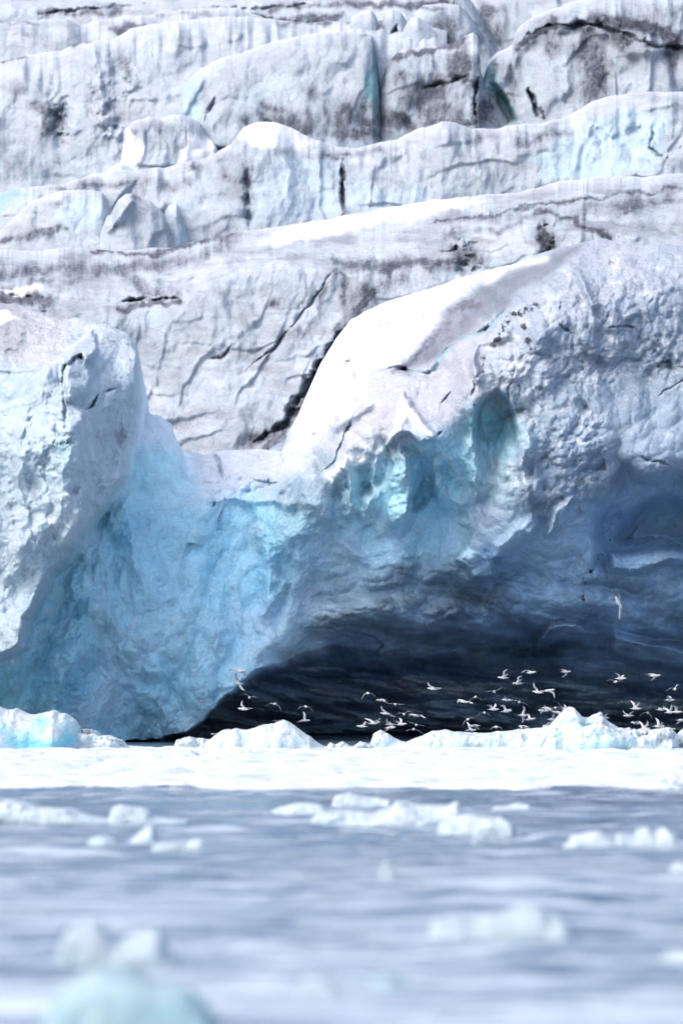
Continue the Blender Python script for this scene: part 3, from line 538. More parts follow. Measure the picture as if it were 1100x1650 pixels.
sheet([('serac','dark stained block standing right of the narrow turquoise crevasse','serac','large blocks under the upper glacier')],
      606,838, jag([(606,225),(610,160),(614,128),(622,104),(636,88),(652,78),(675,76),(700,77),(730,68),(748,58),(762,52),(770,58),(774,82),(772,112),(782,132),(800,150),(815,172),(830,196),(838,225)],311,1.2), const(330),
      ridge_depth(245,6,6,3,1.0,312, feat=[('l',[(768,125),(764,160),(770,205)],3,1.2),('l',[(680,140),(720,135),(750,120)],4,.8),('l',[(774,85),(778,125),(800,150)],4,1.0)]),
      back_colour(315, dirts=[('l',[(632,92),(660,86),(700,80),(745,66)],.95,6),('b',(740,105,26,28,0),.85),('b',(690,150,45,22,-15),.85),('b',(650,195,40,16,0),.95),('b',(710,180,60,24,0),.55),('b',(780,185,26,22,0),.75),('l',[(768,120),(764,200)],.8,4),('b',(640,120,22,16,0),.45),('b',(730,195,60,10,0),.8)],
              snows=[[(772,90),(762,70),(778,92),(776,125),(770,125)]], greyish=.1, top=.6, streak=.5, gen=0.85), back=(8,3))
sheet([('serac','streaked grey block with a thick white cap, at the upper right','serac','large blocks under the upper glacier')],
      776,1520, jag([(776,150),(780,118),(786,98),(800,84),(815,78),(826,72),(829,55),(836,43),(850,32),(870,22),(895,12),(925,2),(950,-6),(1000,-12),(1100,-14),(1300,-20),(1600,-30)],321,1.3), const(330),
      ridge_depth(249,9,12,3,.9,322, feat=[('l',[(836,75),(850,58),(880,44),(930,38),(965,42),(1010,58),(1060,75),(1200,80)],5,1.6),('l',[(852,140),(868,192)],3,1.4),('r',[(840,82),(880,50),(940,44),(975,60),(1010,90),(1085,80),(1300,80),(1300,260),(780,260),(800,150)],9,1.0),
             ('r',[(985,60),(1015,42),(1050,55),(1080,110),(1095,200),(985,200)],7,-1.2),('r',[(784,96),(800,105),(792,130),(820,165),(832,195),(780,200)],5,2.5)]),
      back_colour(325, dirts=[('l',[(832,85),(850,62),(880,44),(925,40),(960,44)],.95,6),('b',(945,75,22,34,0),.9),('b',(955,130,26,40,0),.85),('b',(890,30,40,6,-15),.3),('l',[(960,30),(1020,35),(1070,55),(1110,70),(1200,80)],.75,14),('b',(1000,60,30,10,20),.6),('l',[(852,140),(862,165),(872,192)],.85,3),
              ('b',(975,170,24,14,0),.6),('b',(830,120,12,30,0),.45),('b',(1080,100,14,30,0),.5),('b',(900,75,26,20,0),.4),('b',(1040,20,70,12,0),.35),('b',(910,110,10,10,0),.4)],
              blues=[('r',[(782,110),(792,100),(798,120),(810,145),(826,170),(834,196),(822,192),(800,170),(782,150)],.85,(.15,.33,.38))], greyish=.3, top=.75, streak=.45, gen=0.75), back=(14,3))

# -- the great left shoulder and the broken top
sheet([('ice_ridge','broad streaked shoulder of white ice filling the upper left','ice ridge','ridges of the crevassed glacier')],
      -420,720, jag([(-600,120),(-60,108),(0,99),(30,92),(60,86),(100,80),(120,70),(150,66),(178,64),(200,52),(212,44),(250,38),(300,31),(350,27),(400,26),(440,30),(480,36),(540,34),(600,32),(660,34),(720,40)],331), const(360),
      ridge_depth(262,14,16,4,1.0,332, feat=[('l',[(90,170),(95,215)],12,1.6),('l',[(185,90),(205,140)],14,1.0),('r',[(0,130),(60,120),(80,160),(90,260),(60,330),(-100,330),(-100,130)],24,-1.5),('l',[(150,110),(170,180),(190,240)],14,-1.2)]),
      back_colour(335, dirts=[('b',(80,200,20,30,20),.75),('b',(75,175,26,14,0),.55),('b',(195,100,12,30,-15),.6),('b',(30,140,40,10,10),.35),('b',(20,260,50,40,0),.3),('l',[(0,98),(40,92)],.7,4),('l',[(80,76),(110,68),(140,68)],.75,5),('b',(140,165,6,18,0),.35),
              ('l',[(450,36),(540,33),(620,35)],.5,6)], greyish=.25, top=.85, streak=.5, gen=0.35), back=(16,2))
sheet([('ice_ridge','low smooth ridge behind the broad shoulder at the top left','ice ridge','ridges of the crevassed glacier')],
      -420,470, jag([(-600,50),(0,36),(40,33),(80,30),(110,30),(130,40),(160,32),(200,24),(240,24),(262,20),(300,14),(380,12),(430,30),(470,60)],341), const(150),
      ridge_depth(285,12,10,5,.8,342), back_colour(345, dirts=[('l',[(180,48),(205,44),(230,42)],.8,5),('b',(20,55,40,6,0),.3),('l',[(0,35),(60,34)],.4,4),('b',(300,22,70,6,0),.4)], greyish=.6, top=.85, gen=0.5), back=(16,2))
sheet([('serac','white wedge of ice leaning behind the dark stained block','serac','small blocks along the upper crevasse')],
      628,722, jag([(628,110),(640,70),(652,42),(662,28),(672,25),(690,38),(704,52),(712,72),(722,110)],351,.8), const(140),
      ridge_depth(252,3,5,2,.4,352), back_colour(355, greyish=.05, top=.8, streak=.1), back=(4,2))
sheet([('serac','small pale blocks with rounded tops left of the white wedge','serac','small blocks along the upper crevasse')],
      556,664, jag([(556,70),(566,28),(580,18),(598,15),(606,24),(612,48),(620,18),(632,13),(646,20),(656,34),(664,100)],361,.8), const(120),
      ridge_depth(256,4,5,2,.4,362, feat=[('l',[(612,30),(624,80)],3,1.2),('l',[(640,40),(628,78)],3,1.2)]), back_colour(365, greyish=.1, top=.8, streak=.1), back=(5,2))
sheet([('serac','dirty layered block between the white wedge and the dark crevasse','serac','small blocks along the upper crevasse')],
      660,800, jag([(660,80),(668,20),(680,8),(710,4),(740,8),(756,24),(770,44),(790,70),(800,100)],371,1), const(160),
      ridge_depth(262,5,5,2,.6,372), back_colour(375, dirts=[('b',(715,45,22,26,0),.75),('b',(760,75,22,22,0),.9),('b',(690,14,40,6,5),.6)], blues=[('l',[(740,-2),(762,28),(790,62),(806,78)],.9,5,(.10,.22,.28))], greyish=.1, streak=.5, gen=0.9), back=(8,2))
sheet([('serac','dirty block right of the dark crevasse at the top edge','serac','small blocks along the upper crevasse')],
      735,850, jag([(735,-30),(750,-10),(760,2),(775,25),(790,48),(800,72),(806,76),(812,50),(820,0),(830,-20),(850,-25)],381,1), const(130),
      ridge_depth(266,3,5,2,.6,382), back_colour(385, dirts=[('b',(800,40,30,30,0),.6)], greyish=.1), back=(8,2))
R0C = [(-600,-40),(-100,-30),(0,-12),(200,-20),(400,-30),(700,-40),(1000,-60),(1600,-90)]
sheet([('ice_ridge','farthest dirty ridge with a smooth banded slope along the top edge','ice ridge','ridges of the crevassed glacier')],
      -420,1520, jag(R0C,391), const(210),
      ridge_depth(330,4,14,3,.9,392, edge=lambda x: x*0+5, flat=26, feat=[('l',[(340,12),(420,14),(520,6)],4,1.5),('l',[(60,20),(190,14),(260,2)],4,1.5),('l',[(260,30),(330,26),(430,30)],5,1.2),('r',[(735,-40),(760,5),(800,60),(815,75),(850,110),(900,110),(900,-60)],6,-2)]),
      back_colour(395, dirts=[('l',[(60,24),(120,20),(190,16)],.5,7),('l',[(410,24),(450,32),(500,34),(550,24)],.8,5),('l',[(440,12),(500,10),(600,5),(680,2)],.5,6),('b',(490,30,30,6,0),.7),('b',(710,30,22,26,0),.8),('b',(765,45,20,35,0),.85),('b',(820,40,26,30,0),.6),('l',[(560,6),(640,8),(740,6)],.75,6),('b',(770,15,60,12,0),.6),('l',[(740,0),(762,30),(800,74)],.8,7)],
              blues=[('l',[(742,-5),(762,28),(790,62),(806,78)],.9,5,(.10,.24,.30))], greyish=.65, top=.85, gen=0.6), back=(40,-2))

# ================================================================== WATER and brash ice
def simple_grid(name, xs, ys, Z, C, mat):
    X, Y = np.meshgrid(xs, ys); P = np.stack([X, Y, Z], -1)
    return mesh_obj(name, P.reshape(-1,3), grid_faces(len(ys), len(xs)).reshape(-1,4), C.reshape(-1,3) if C is not None else None, mat)
wm = bpy.data.materials.new('sea_water'); wm.use_nodes = True; n = wm.node_tree.nodes; l = wm.node_tree.links
b = n['Principled BSDF']; b.inputs['Base Color'].default_value = (.05,.085,.13,1); b.inputs['Roughness'].default_value = .07; b.inputs['IOR'].default_value = 1.33
tc = n.new('ShaderNodeTexCoord')
def wnoise(scv, det, dist, strength, prev=None):
    mp = n.new('ShaderNodeMapping'); mp.inputs['Scale'].default_value = scv; l.new(tc.outputs['Object'], mp.inputs['Vector'])
    q = n.new('ShaderNodeTexNoise'); q.inputs['Scale'].default_value = 1; q.inputs['Detail'].default_value = det; q.inputs['Roughness'].default_value = .55; l.new(mp.outputs[0], q.inputs['Vector'])
    bp = n.new('ShaderNodeBump'); bp.inputs['Distance'].default_value = dist; bp.inputs['Strength'].default_value = strength; l.new(q.outputs['Fac'], bp.inputs['Height'])
    if prev: l.new(prev.outputs[0], bp.inputs['Normal'])
    return bp
mp = n.new('ShaderNodeMapping'); mp.inputs['Scale'].default_value = (.30,3.0,1); l.new(tc.outputs['Object'], mp.inputs['Vector'])
sl = n.new('ShaderNodeTexNoise'); sl.inputs['Scale'].default_value = 1; sl.inputs['Detail'].default_value = 6; sl.inputs['Roughness'].default_value = .62; l.new(mp.outputs[0], sl.inputs['Vector'])
sm = n.new('ShaderNodeMapRange'); sm.interpolation_type = 'SMOOTHSTEP'; sm.inputs['From Min'].default_value = .43; sm.inputs['From Max'].default_value = .67; sm.inputs['To Max'].default_value = .88
sx = n.new('ShaderNodeSeparateXYZ'); l.new(tc.outputs['Object'], sx.inputs[0]); ny = n.new('ShaderNodeMapRange'); ny.inputs['From Min'].default_value = 24; ny.inputs['From Max'].default_value = 60; ny.inputs['To Min'].default_value = .07; ny.inputs['To Max'].default_value = -.03; l.new(sx.outputs['Y'], ny.inputs['Value'])
av = n.new('ShaderNodeMath'); av.operation = 'ADD'; l.new(sl.outputs['Fac'], av.inputs[0]); l.new(ny.outputs[0], av.inputs[1]); l.new(av.outputs[0], sm.inputs['Value'])
cm = n.new('ShaderNodeMix'); cm.data_type = 'RGBA'; cm.inputs['A'].default_value = (.09,.14,.21,1); cm.inputs['B'].default_value = (.52,.60,.69,1); l.new(sm.outputs[0], cm.inputs['Factor']); l.new(cm.outputs['Result'], b.inputs['Base Color'])
rm = n.new('ShaderNodeMapRange'); rm.inputs['To Min'].default_value = .06; rm.inputs['To Max'].default_value = .5; l.new(sm.outputs[0], rm.inputs['Value']); l.new(rm.outputs[0], b.inputs['Roughness'])
w1 = wnoise((.5,1.6,1), 3, .10, .8); w2 = wnoise((4,11,1), 3, .02, .8, w1); l.new(w2.outputs[0], b.inputs['Normal'])
ys = np.concatenate([[-30,-5,8], 1/np.linspace(1/14., 1/84., 760), [90,110,150,400.]])
U = np.linspace(-1, 1, 330); U = np.sign(U)*np.abs(U)**1.15
hw = np.clip(6+ys*.26, 7, 400); hw[-1] = 400; hw[-2] = 120; hw[0] = 60; hw[1] = 20
X = U[None,:]*hw[:,None]; Y = np.repeat(ys[:,None], len(U), 1)
wx = X+.8*fbm(X*.2,Y*.3,2,421)
Z = .045*fbm(wx*.16,Y*.42,2,411)+.042*fbm(wx*.30+.15*Y,Y*1.0,2,412)+.030*fbm(wx*.7-.2*Y,Y*2.4,3,413)+.010*fbm(wx*2.0,Y*5,2,414)
ruf = np.clip(.75+1.5*fbm(wx*.05,Y*.22,4,415),.15,2.2); Z = Z*2.3*ruf*sstep(86,80,Y)*sstep(9,14,Y)
P = np.stack([X,Y,Z],-1)
o = mesh_obj('water', P.reshape(-1,3), grid_faces(len(ys), len(U)).reshape(-1,4), None, wm); tag(o, kind='structure')

M_BRASH = ice_mat('brash_ice', .3, 3, .7, mott=.04)
xs = np.linspace(-34,34,560); ys = np.concatenate([np.linspace(74,100,330), np.linspace(100.15,131,240)])
X, Y = np.meshgrid(xs, ys)
edge = 76.9+.8*fbm(X*.12,Y*0,4,401)+.5*fbm(X*.9,Y*0,4,402)
cov = sstep(0,.5,Y-edge)
hgt = .05+.17*(.45-chip(X*1.1,Y*.5,403,.8,.7))+.06*fbm(X*2.0,Y*1.2,4,404)
hgt = np.where(Y > 120, hgt-.06*sstep(121,128,Y)*sstep(-.3,.3,fbm(X*.2,Y*.2,3,405)+.2), hgt)
gap = sstep(.52,.62,fbm(X*.35,Y*.25,4,406,.6)+.25)
Z = (hgt+.02)*cov-.1*(1-cov)-.10*gap*(Y > 84)
C = np.zeros(X.shape+(3,))+np.array((.64,.70,.76)); C = mix(C, sstep(-.05,.5,fbm(X*.6,Y*.35,4,407))*.6, (.38,.47,.58))
o = simple_grid('brash_ice', xs, ys, Z, C, M_BRASH); tag(o, 'belt of white brash ice covering the water below the glacier front', 'brash ice', kind='stuff')

# ================================================================== FLOES
def floe(label, prof, base, thick, seed, blue=0.0, dirt=None, name='ice_floe', cat='ice floe', grp='ice floes on the open water', chipamp=.45, dens=1.0, cn=.3, bluecol=(.34,.66,.76), topc=(.64,.71,.77)):
    """prof: silhouette [(px,py)] of the crest; base: photo row of its waterline; thick: metres front to back"""
    Yf = H*F/(base-Y0); Yc = Yf+thick*.45
    if name != 'growler':
        e = .13*(prof[-1][0]-prof[0][0]); prof = [(prof[0][0]-e, base-.3), (prof[0][0]-e*.1, base-1.2)]+list(prof[1:-1])+[(prof[-1][0]+e*.1, base-1.2), (prof[-1][0]+e, base-.3)]
    px = np.array([p[0] for p in prof], float); py = np.array([p[1] for p in prof], float)
    xw = (px-550)/F*Yc; hw = np.maximum(H+(Y0-py)/F*Yc, 0.0)
    n = int(min(220, max(50, (px[-1]-px[0])*.9*dens)))
    u = np.linspace(xw[0], xw[-1], n); h = np.interp(u, xw, hw); w0 = xw[-1]-xw[0]
    s = (u-u[0])/w0
    h = h*(1+(.12 if name == 'growler' else cn)*fbm(u*1.3,u*0+seed,4,seed,.5))
    env = np.clip(np.minimum(s,1-s)*7,0,1)**.5
    th = np.linspace(0, math.pi, 34 if n < 120 else 60)[:,None]
    wid = thick*.5*(.25+.75*env)*(1+.25*fbm(u*.6,s*0+seed,3,seed+3))
    c, sn = np.cos(th), np.sin(th)
    sg = np.sign(c)*np.abs(c)**.75
    Yy = Yc-sg*wid[None,:]
    Zz = -.12+(h[None,:]*env[None,:]**.3+.12)*sn**.62
    Xx = np.repeat(u[None,:], len(th), 0)
    sc_ = 1/max(.12, min(1.5, h.max()*.6))
    k = (chipamp*1.8+.12 if name == 'growler' else chipamp)*min(1.0, h.max())
    nz = k*(1.8*(chip(Xx*sc_*.8, (Zz*1.3+Yy*.35)*sc_, seed, .5, 1.0)-.2)+.4*(chip(Xx*sc_*2.3,(Zz*1.3+Yy*.35)*sc_*2.2,seed+7,.8,.7)-.4)+.35*fbm(Xx*sc_*2,(Zz+Yy*.5)*sc_*2,3,seed+9))
    Yy = Yy+nz*sn*1.1; Zz = Zz-nz*.2*sn*np.minimum(1,Zz/(h.max()*.3+1e-3)).clip(0,1)
    P = np.stack([Xx,Yy,Zz],-1)
    C = np.zeros(P.shape)+np.array(topc)
    if blue:
        t = 1-np.clip(Zz/(h.max()+1e-3),0,1)
        C = mix(C, np.clip(blue*(sstep(-.35,.5,fbm(Xx*sc_*.8,Zz*sc_*1.2,4,seed+11))+.9*(t-.45)),0,1), bluecol)
    if dirt is not None:
        dx = (dirt[0]-550)/F*Yc; C = mix(C, np.exp(-((Xx-dx)/dirt[1])**2)*(Zz < h.max()*.35)*.65*sstep(-.2,.3,fbm(Xx*3,Zz*4,3,5)), (.25,.22,.26))
    V = P.reshape(-1,3); org = np.array([u.mean(), Yc, 0.0])
    q = grid_faces(len(th), n).reshape(-1,4)
    # close the keel
    m = len(th); bot = np.stack([np.arange(n-1), np.arange(1,n), (m-1)*n+np.arange(1,n), (m-1)*n+np.arange(n-1)], -1)[:, ::-1]
    o = mesh_obj(name, V-org, np.concatenate([q[:, ::-1], bot[:, ::-1]])[:, ::-1], C.reshape(-1,3), M_FLOE); o.location = org
    tag(o, label, cat, grp); return o
G1 = 'growlers grounded in front of the cave'
floe('large translucent blue growler with a sharp right tip, left edge of the ice belt', [(-150,1190),(-90,1150),(-40,1146),(0,1143),(30,1146),(60,1150),(90,1148),(110,1151),(124,1158),(133,1165),(128,1172),(121,1180),(116,1212)][:12]+[(134,1210)], 1212, 5, 501, blue=.95, name='growler', cat='growler', grp=G1, chipamp=.12, bluecol=(.22,.62,.78))
floe('white snowy tail sloping to the water right of the large blue growler', [(112,1185),(126,1178),(140,1180),(158,1183),(176,1190),(192,1198),(205,1204),(218,1210)], 1211, 3.5, 502, blue=.25, name='growler', cat='growler', grp=G1)
floe('small white lump touching the left side of the smooth domed growler', [(278,1210),(286,1195),(298,1190),(312,1191),(326,1192),(340,1193),(352,1200)], 1209, 2.4, 503, blue=.15, name='growler', cat='growler', grp=G1)
floe('smooth domed pale growler under the gulls, left of the cave', [(326,1211),(336,1196),(347,1186),(360,1178),(380,1176),(405,1176),(425,1171),(441,1169),(450,1164),(458,1163),(468,1170),(482,1176),(496,1187),(508,1196),(520,1200),(528,1211)], 1212, 4.2, 504, blue=.35, name='growler', cat='growler', grp=G1, chipamp=.08, bluecol=(.55,.80,.86))
floe('low scatter of ice knobs between the two growlers', [(524,1209),(532,1198),(540,1203),(552,1197),(566,1204),(580,1196),(596,1200),(606,1208)], 1208, 2, 505, blue=.1, name='growler', cat='growler', grp=G1)
floe('rounded hump at the left end of the long white growler', [(592,1207),(598,1193),(601,1183),(612,1179),(624,1181),(635,1190),(646,1195),(660,1200),(672,1206)], 1207, 3, 506, blue=.55, name='growler', cat='growler', grp=G1, chipamp=.15, bluecol=(.5,.78,.86))
floe('long low white growler stretching below the thickest flock', [(640,1206),(655,1196),(675,1189),(695,1181),(715,1178),(735,1180),(760,1182),(785,1183),(805,1180),(830,1177),(855,1176),(880,1172),(900,1170),(915,1206)], 1207.5, 3.6, 507, blue=.5, name='growler', cat='growler', grp=G1, chipamp=.14, bluecol=(.5,.78,.86))
floe('tallest peaked growler with a pointed blue summit', [(862,1212),(870,1196),(880,1182),(890,1170),(900,1160),(908,1151),(914,1147),(920,1149),(926,1157),(931,1164),(940,1168),(952,1164),(960,1159),(966,1164),(975,1172),(992,1176),(1010,1181),(1030,1200),(1040,1212)], 1213, 5, 508, blue=.6, name='growler', cat='growler', grp=G1, chipamp=.4, bluecol=(.5,.78,.88))
floe('rough dirt-marked growler right of the tallest peak', [(965,1212),(985,1190),(1005,1181),(1020,1181),(1040,1179),(1060,1178),(1082,1178),(1088,1183),(1092,1212)], 1213, 4, 509, blue=.3, dirt=(1038,.5), name='growler', cat='growler', grp=G1, chipamp=.35)
floe('pale growler cut off by the right edge, beyond a narrow gap', [(1083,1210),(1092,1183),(1098,1179),(1120,1176),(1160,1180),(1200,1211)], 1212, 4, 510, blue=.3, name='growler', cat='growler', grp=G1)
G2 = 'low lumps frozen into the brash belt'
for k,(x0,x1,t,bs,lab) in enumerate([(283,330,1213,1222,'low blue-grey lump in the belt just below the domed growler'),(360,412,1214,1221,'flat lump in the belt below the right half of the domed growler'),(137,172,1225,1232,'thin grey lump in the left third of the ice belt'),
      (190,232,1222,1227,'thin flat lump beside the grey one in the left third of the belt'),(698,780,1237,1242,'long thin grey lump in the middle of the ice belt'),(796,860,1235,1241,'thin grey lump right of the long one in the belt'),(520,560,1243,1254,'pale lump on the outer part of the belt near mid frame'),
      (1048,1125,1251,1271,'rounded white lump on the outer belt edge at far right'),(44,86,1214,1220,'low lump in the belt under the large blue growler'),(915,942,1220,1223,'sliver of grey ice in the belt below the tallest peak')]):
    m = (x0+x1)/2; t -= 2.5; floe(lab, [(x0,bs),(x0+(x1-x0)*.2,t+(bs-t)*.35),(m-4,t),(m+(x1-x0)*.2,t+(bs-t)*.2),(x1,bs)], bs, 1.4, 520+k, blue=.8, grp=G2, bluecol=(.42,.55,.70), topc=(.66,.74,.84))
G3 = 'ice floes on the open water'
FL = [('long white floe with a rounded hump at the left edge, first row of open water', [(-60,1325),(-30,1300),(0,1294),(18,1290),(40,1294),(60,1303),(90,1309),(112,1303),(128,1310),(150,1316),(178,1322)],1326,2.2),
 ('short white floe with flat top right of the long left one', [(178,1322),(183,1302),(192,1299),(205,1303),(225,1302),(240,1308),(250,1318),(290,1322)],1324,1.6),
 ('low white floe with a curled upright right end', [(140,1361),(148,1350),(165,1346),(178,1350),(192,1361),(208,1360),(218,1350),(228,1342),(238,1334),(248,1336),(253,1350),(258,1362)],1364,1.4),
 ('flat thin floe right of the curled one', [(240,1372),(252,1360),(280,1362),(300,1360),(312,1353),(325,1354),(336,1364),(342,1372)],1373,1.4),
 ('small smooth floe left of the central cluster', [(436,1311),(450,1301),(475,1295),(500,1295),(518,1300),(528,1309)],1311,1.4),
 ('hindmost floe of the central cluster', [(533,1300),(540,1284),(560,1279),(580,1282),(600,1286),(625,1292),(636,1302)],1304,1.6),
 ('widest floe of the central cluster, with a stepped top', [(498,1328),(512,1314),(545,1310),(590,1310),(628,1308),(640,1295),(655,1293),(672,1297),(695,1300),(715,1302),(735,1298),(742,1306),(741,1322)],1332,2.0),
 ('flat rounded floe at the right front of the central cluster', [(703,1340),(712,1325),(735,1321),(755,1316),(780,1318),(805,1320),(820,1327),(825,1340)],1344,1.6),
 ('small low floe behind and right of the central cluster', [(786,1308),(800,1300),(815,1301),(832,1295),(848,1298),(862,1308)],1310,1.2),
 ('left one of the two floes near the right edge', [(915,1360),(922,1346),(945,1342),(965,1340),(980,1348),(990,1360)],1363,1.2),
 ('knobbly right one of the two floes near the right edge', [(988,1360),(995,1346),(1010,1348),(1022,1350),(1026,1338),(1040,1336),(1052,1344),(1068,1336),(1082,1345),(1090,1360)],1363,1.2),
 ('blurred white floe with a hump, alone at the lower right', [(690,1508),(700,1482),(730,1480),(770,1482),(790,1472),(820,1470),(845,1460),(862,1460),(880,1474),(900,1478),(914,1490),(915,1508)],1512,1.3),
 ('blurred pale twin-topped floe just behind the nearest and biggest one', [(60,1560),(95,1545),(112,1500),(130,1488),(155,1486),(172,1500),(190,1520),(230,1505),(258,1500),(268,1530),(300,1560)],1562,1.2),
 ('nearest big turquoise floe, strongly blurred, at the bottom left', [(70,1655),(90,1610),(125,1580),(165,1566),(210,1562),(260,1572),(300,1590),(335,1625),(350,1655)],1672,1.2),
 ('small bright blurred lump at the bottom centre', [(478,1604),(488,1580),(510,1576),(532,1580),(545,1604)],1606,.5),
 ('dim turquoise lump right of the bright bottom one', [(585,1592),(600,1578),(620,1574),(640,1580),(650,1592)],1594,.5),
 ('blurred white lump cut by the right edge, low down', [(1062,1560),(1075,1540),(1095,1532),(1140,1535),(1180,1560)],1562,.8),
 ('tiny upright ice fragment below the flat rounded floe', [(760,1360),(765,1344),(770,1343),(774,1354),(779,1345),(784,1360)],1362,.4),
 ('tiny ice fragment alone in mid water', [(612,1406),(618,1392),(623,1391),(628,1398),(634,1406)],1408,.4),
 ('small ice fragment by the right edge in mid water', [(1078,1404),(1084,1394),(1094,1391),(1110,1396),(1125,1404)],1406,.5),
 ('thin wide floe awash at the bottom right', [(880,1626),(930,1616),(1000,1612),(1060,1616),(1120,1626)],1628,.9)]
for k,(lab, prof, bs, th) in enumerate(FL):
    big = 'turquoise' in lab
    floe(lab, prof, bs, th, 560+k*3, blue=.95 if big else .35, bluecol=(.32,.52,.60) if big else (.42,.60,.70), topc=(.46,.62,.69) if big else ((.54,.64,.72) if bs > 1450 else (.62,.72,.80)), chipamp=.2 if bs > 1500 else .45, grp=G3)

# ================================================================== GULLS
def gmat(name, c, r=.7):
    m = bpy.data.materials.new(name); m.use_nodes = True; nn = m.node_tree.nodes; q = nn['Principled BSDF']; q.inputs['Roughness'].default_value = r
    t = nn.new('ShaderNodeTexNoise'); t.inputs['Scale'].default_value = 30
    rp = nn.new('ShaderNodeValToRGB'); rp.color_ramp.elements[0].color = tuple(x*.85 for x in c)+(1,); rp.color_ramp.elements[1].color = tuple(min(1,x*1.1) for x in c)+(1,)
    m.node_tree.links.new(t.outputs['Fac'], rp.inputs[0]); m.node_tree.links.new(rp.outputs[0], q.inputs['Base Color']); return m
GM = [gmat('gull_white',(.45,.47,.51)), gmat('gull_grey',(.20,.22,.26)), gmat('gull_black',(.03,.03,.035)), gmat('gull_bill',(.62,.55,.2))]
def gull(label, body, w1, t1, w2, t2, face, Yd, sgn=1, L=.50, grp='gulls flying in front of the ice cave'):
    """body, wrists and wing tips at their bearing; the wing bones keep their length, the rest of it lies along the view"""
    s = F/Yd
    def v(p, q): return np.array([(q[0]-p[0])/s, 0, -(q[1]-p[1])/s])
    rng = random.Random(int(body[0]*13+body[1]*7))
    fx = {'l':-1,'r':1}.get(face, 0)
    ax = np.array(face) if isinstance(face, tuple) else np.array([fx*.95+rng.uniform(-.25,.25), {'t':-1,'a':1}.get(face, rng.uniform(-.45,.45)), rng.uniform(-.05,.12)]); ax /= np.linalg.norm(ax)
    V = []; Fc = []; Mi = []
    def ring(c, r, upv, side, k=8, flat=1.0):
        i0 = len(V)
        for j in range(k):
            a = 2*math.pi*j/k; V.append(c+side*r*math.cos(a)+upv*r*flat*math.sin(a))
        return i0
    side = np.cross(ax, [0,0,1]); side /= np.linalg.norm(side); upv = np.cross(side, ax)
    st = [(-.245,.004,.5,2),(-.235,.045,.16,0),(-.17,.034,.35,0),(-.11,.045,.9,0),(-.03,.054,1,0),(.05,.056,1,0),(.11,.043,1,0),(.14,.036,1,0),(.165,.038,1,0),(.19,.036,1,0),(.212,.022,1,0),(.218,.010,1,3),(.25,.008,.9,3),(.262,.002,.9,3)]
    prev = None
    for i,(t,r,fl,mi) in enumerate(st):
        lift = .012 if t > .12 else 0
        k = ring(ax*t+upv*lift, r, upv, side, 8, fl)
        if prev is not None:
            for j in range(8): Fc.append((prev+j, prev+(j+1)%8, k+(j+1)%8, k+j)); Mi.append(mi if i > 10 else 0)
        prev = k
    def bone(v2, ln, sg):
        m = np.linalg.norm(v2)
        if m >= ln: return v2*min(1.0, ln*1.15/m)
        return v2+np.array([0, sg*math.sqrt(ln*ln-m*m), 0])
    for (w, t, sg) in ((w1,t1,sgn),(w2,t2,-sgn)):
        if w is None: continue
        a = bone(v(body,w), L*.42, sg*.9); bb = bone(v(w,t), L*.60, sg*.7)
        root = upv*.03+ax*.02
        pts = [root, root*.4+a*.55, a, a+bb*.35, a+bb*.68, a+bb*.9, a+bb]
        cho = [.105,.11,.10,.085,.062,.036,.008]; swp = [.0,.0,.03,.01,-.03,-.065,-.10]
        prevr = None
        for i,(p,c,sw) in enumerate(zip(pts,cho,swp)):
            d = pts[min(i+1,6)]-pts[max(i-1,0)]; d = d/(np.linalg.norm(d)+1e-9)
            ch = ax-d*np.dot(ax,d); nn_ = np.linalg.norm(ch)
            ch = ch/nn_ if nn_ > .15 else upv
            nv = np.cross(d, ch)
            k = len(V); th = .010 if i < 3 else .006
            for (u, z) in ((.42,0),(.15,th),(-.3,th*.8),(-.6,0),(-.3,-th*.3),(.15,-th*.4)):
                V.append(p+ch*(u*c+sw)+nv*z)
            if prevr is not None:
                for j in range(6): Fc.append((prevr+j, prevr+(j+1)%6, k+(j+1)%6, k+j)); Mi.append(2 if i >= 5 else (1 if nv[2]*(1 if j in (0,1,2) else -1) > 0 and j < 3 else 0))
            else: Fc.append((k,k+1,k+2,k+3)); Mi.append(0)
            prevr = k
    me = bpy.data.meshes.new('gull'); me.from_pydata([tuple(x) for x in V], [], Fc)
    for m in GM: me.materials.append(m)
    for p, mi in zip(me.polygons, Mi): p.material_index = mi; p.use_smooth = True
    o = bpy.data.objects.new('gull', me); COL.objects.link(o)
    o.location = ((body[0]-550)/F*Yd, Yd, H+(Y0-body[1])/F*Yd)
    tag(o, label, 'gull', grp); return o
CR = {1:(300,1050,3.93),2:(560,1050,6.11),3:(720,1050,5.238),4:(900,1050,5.5),5:(920,930,6.11)}
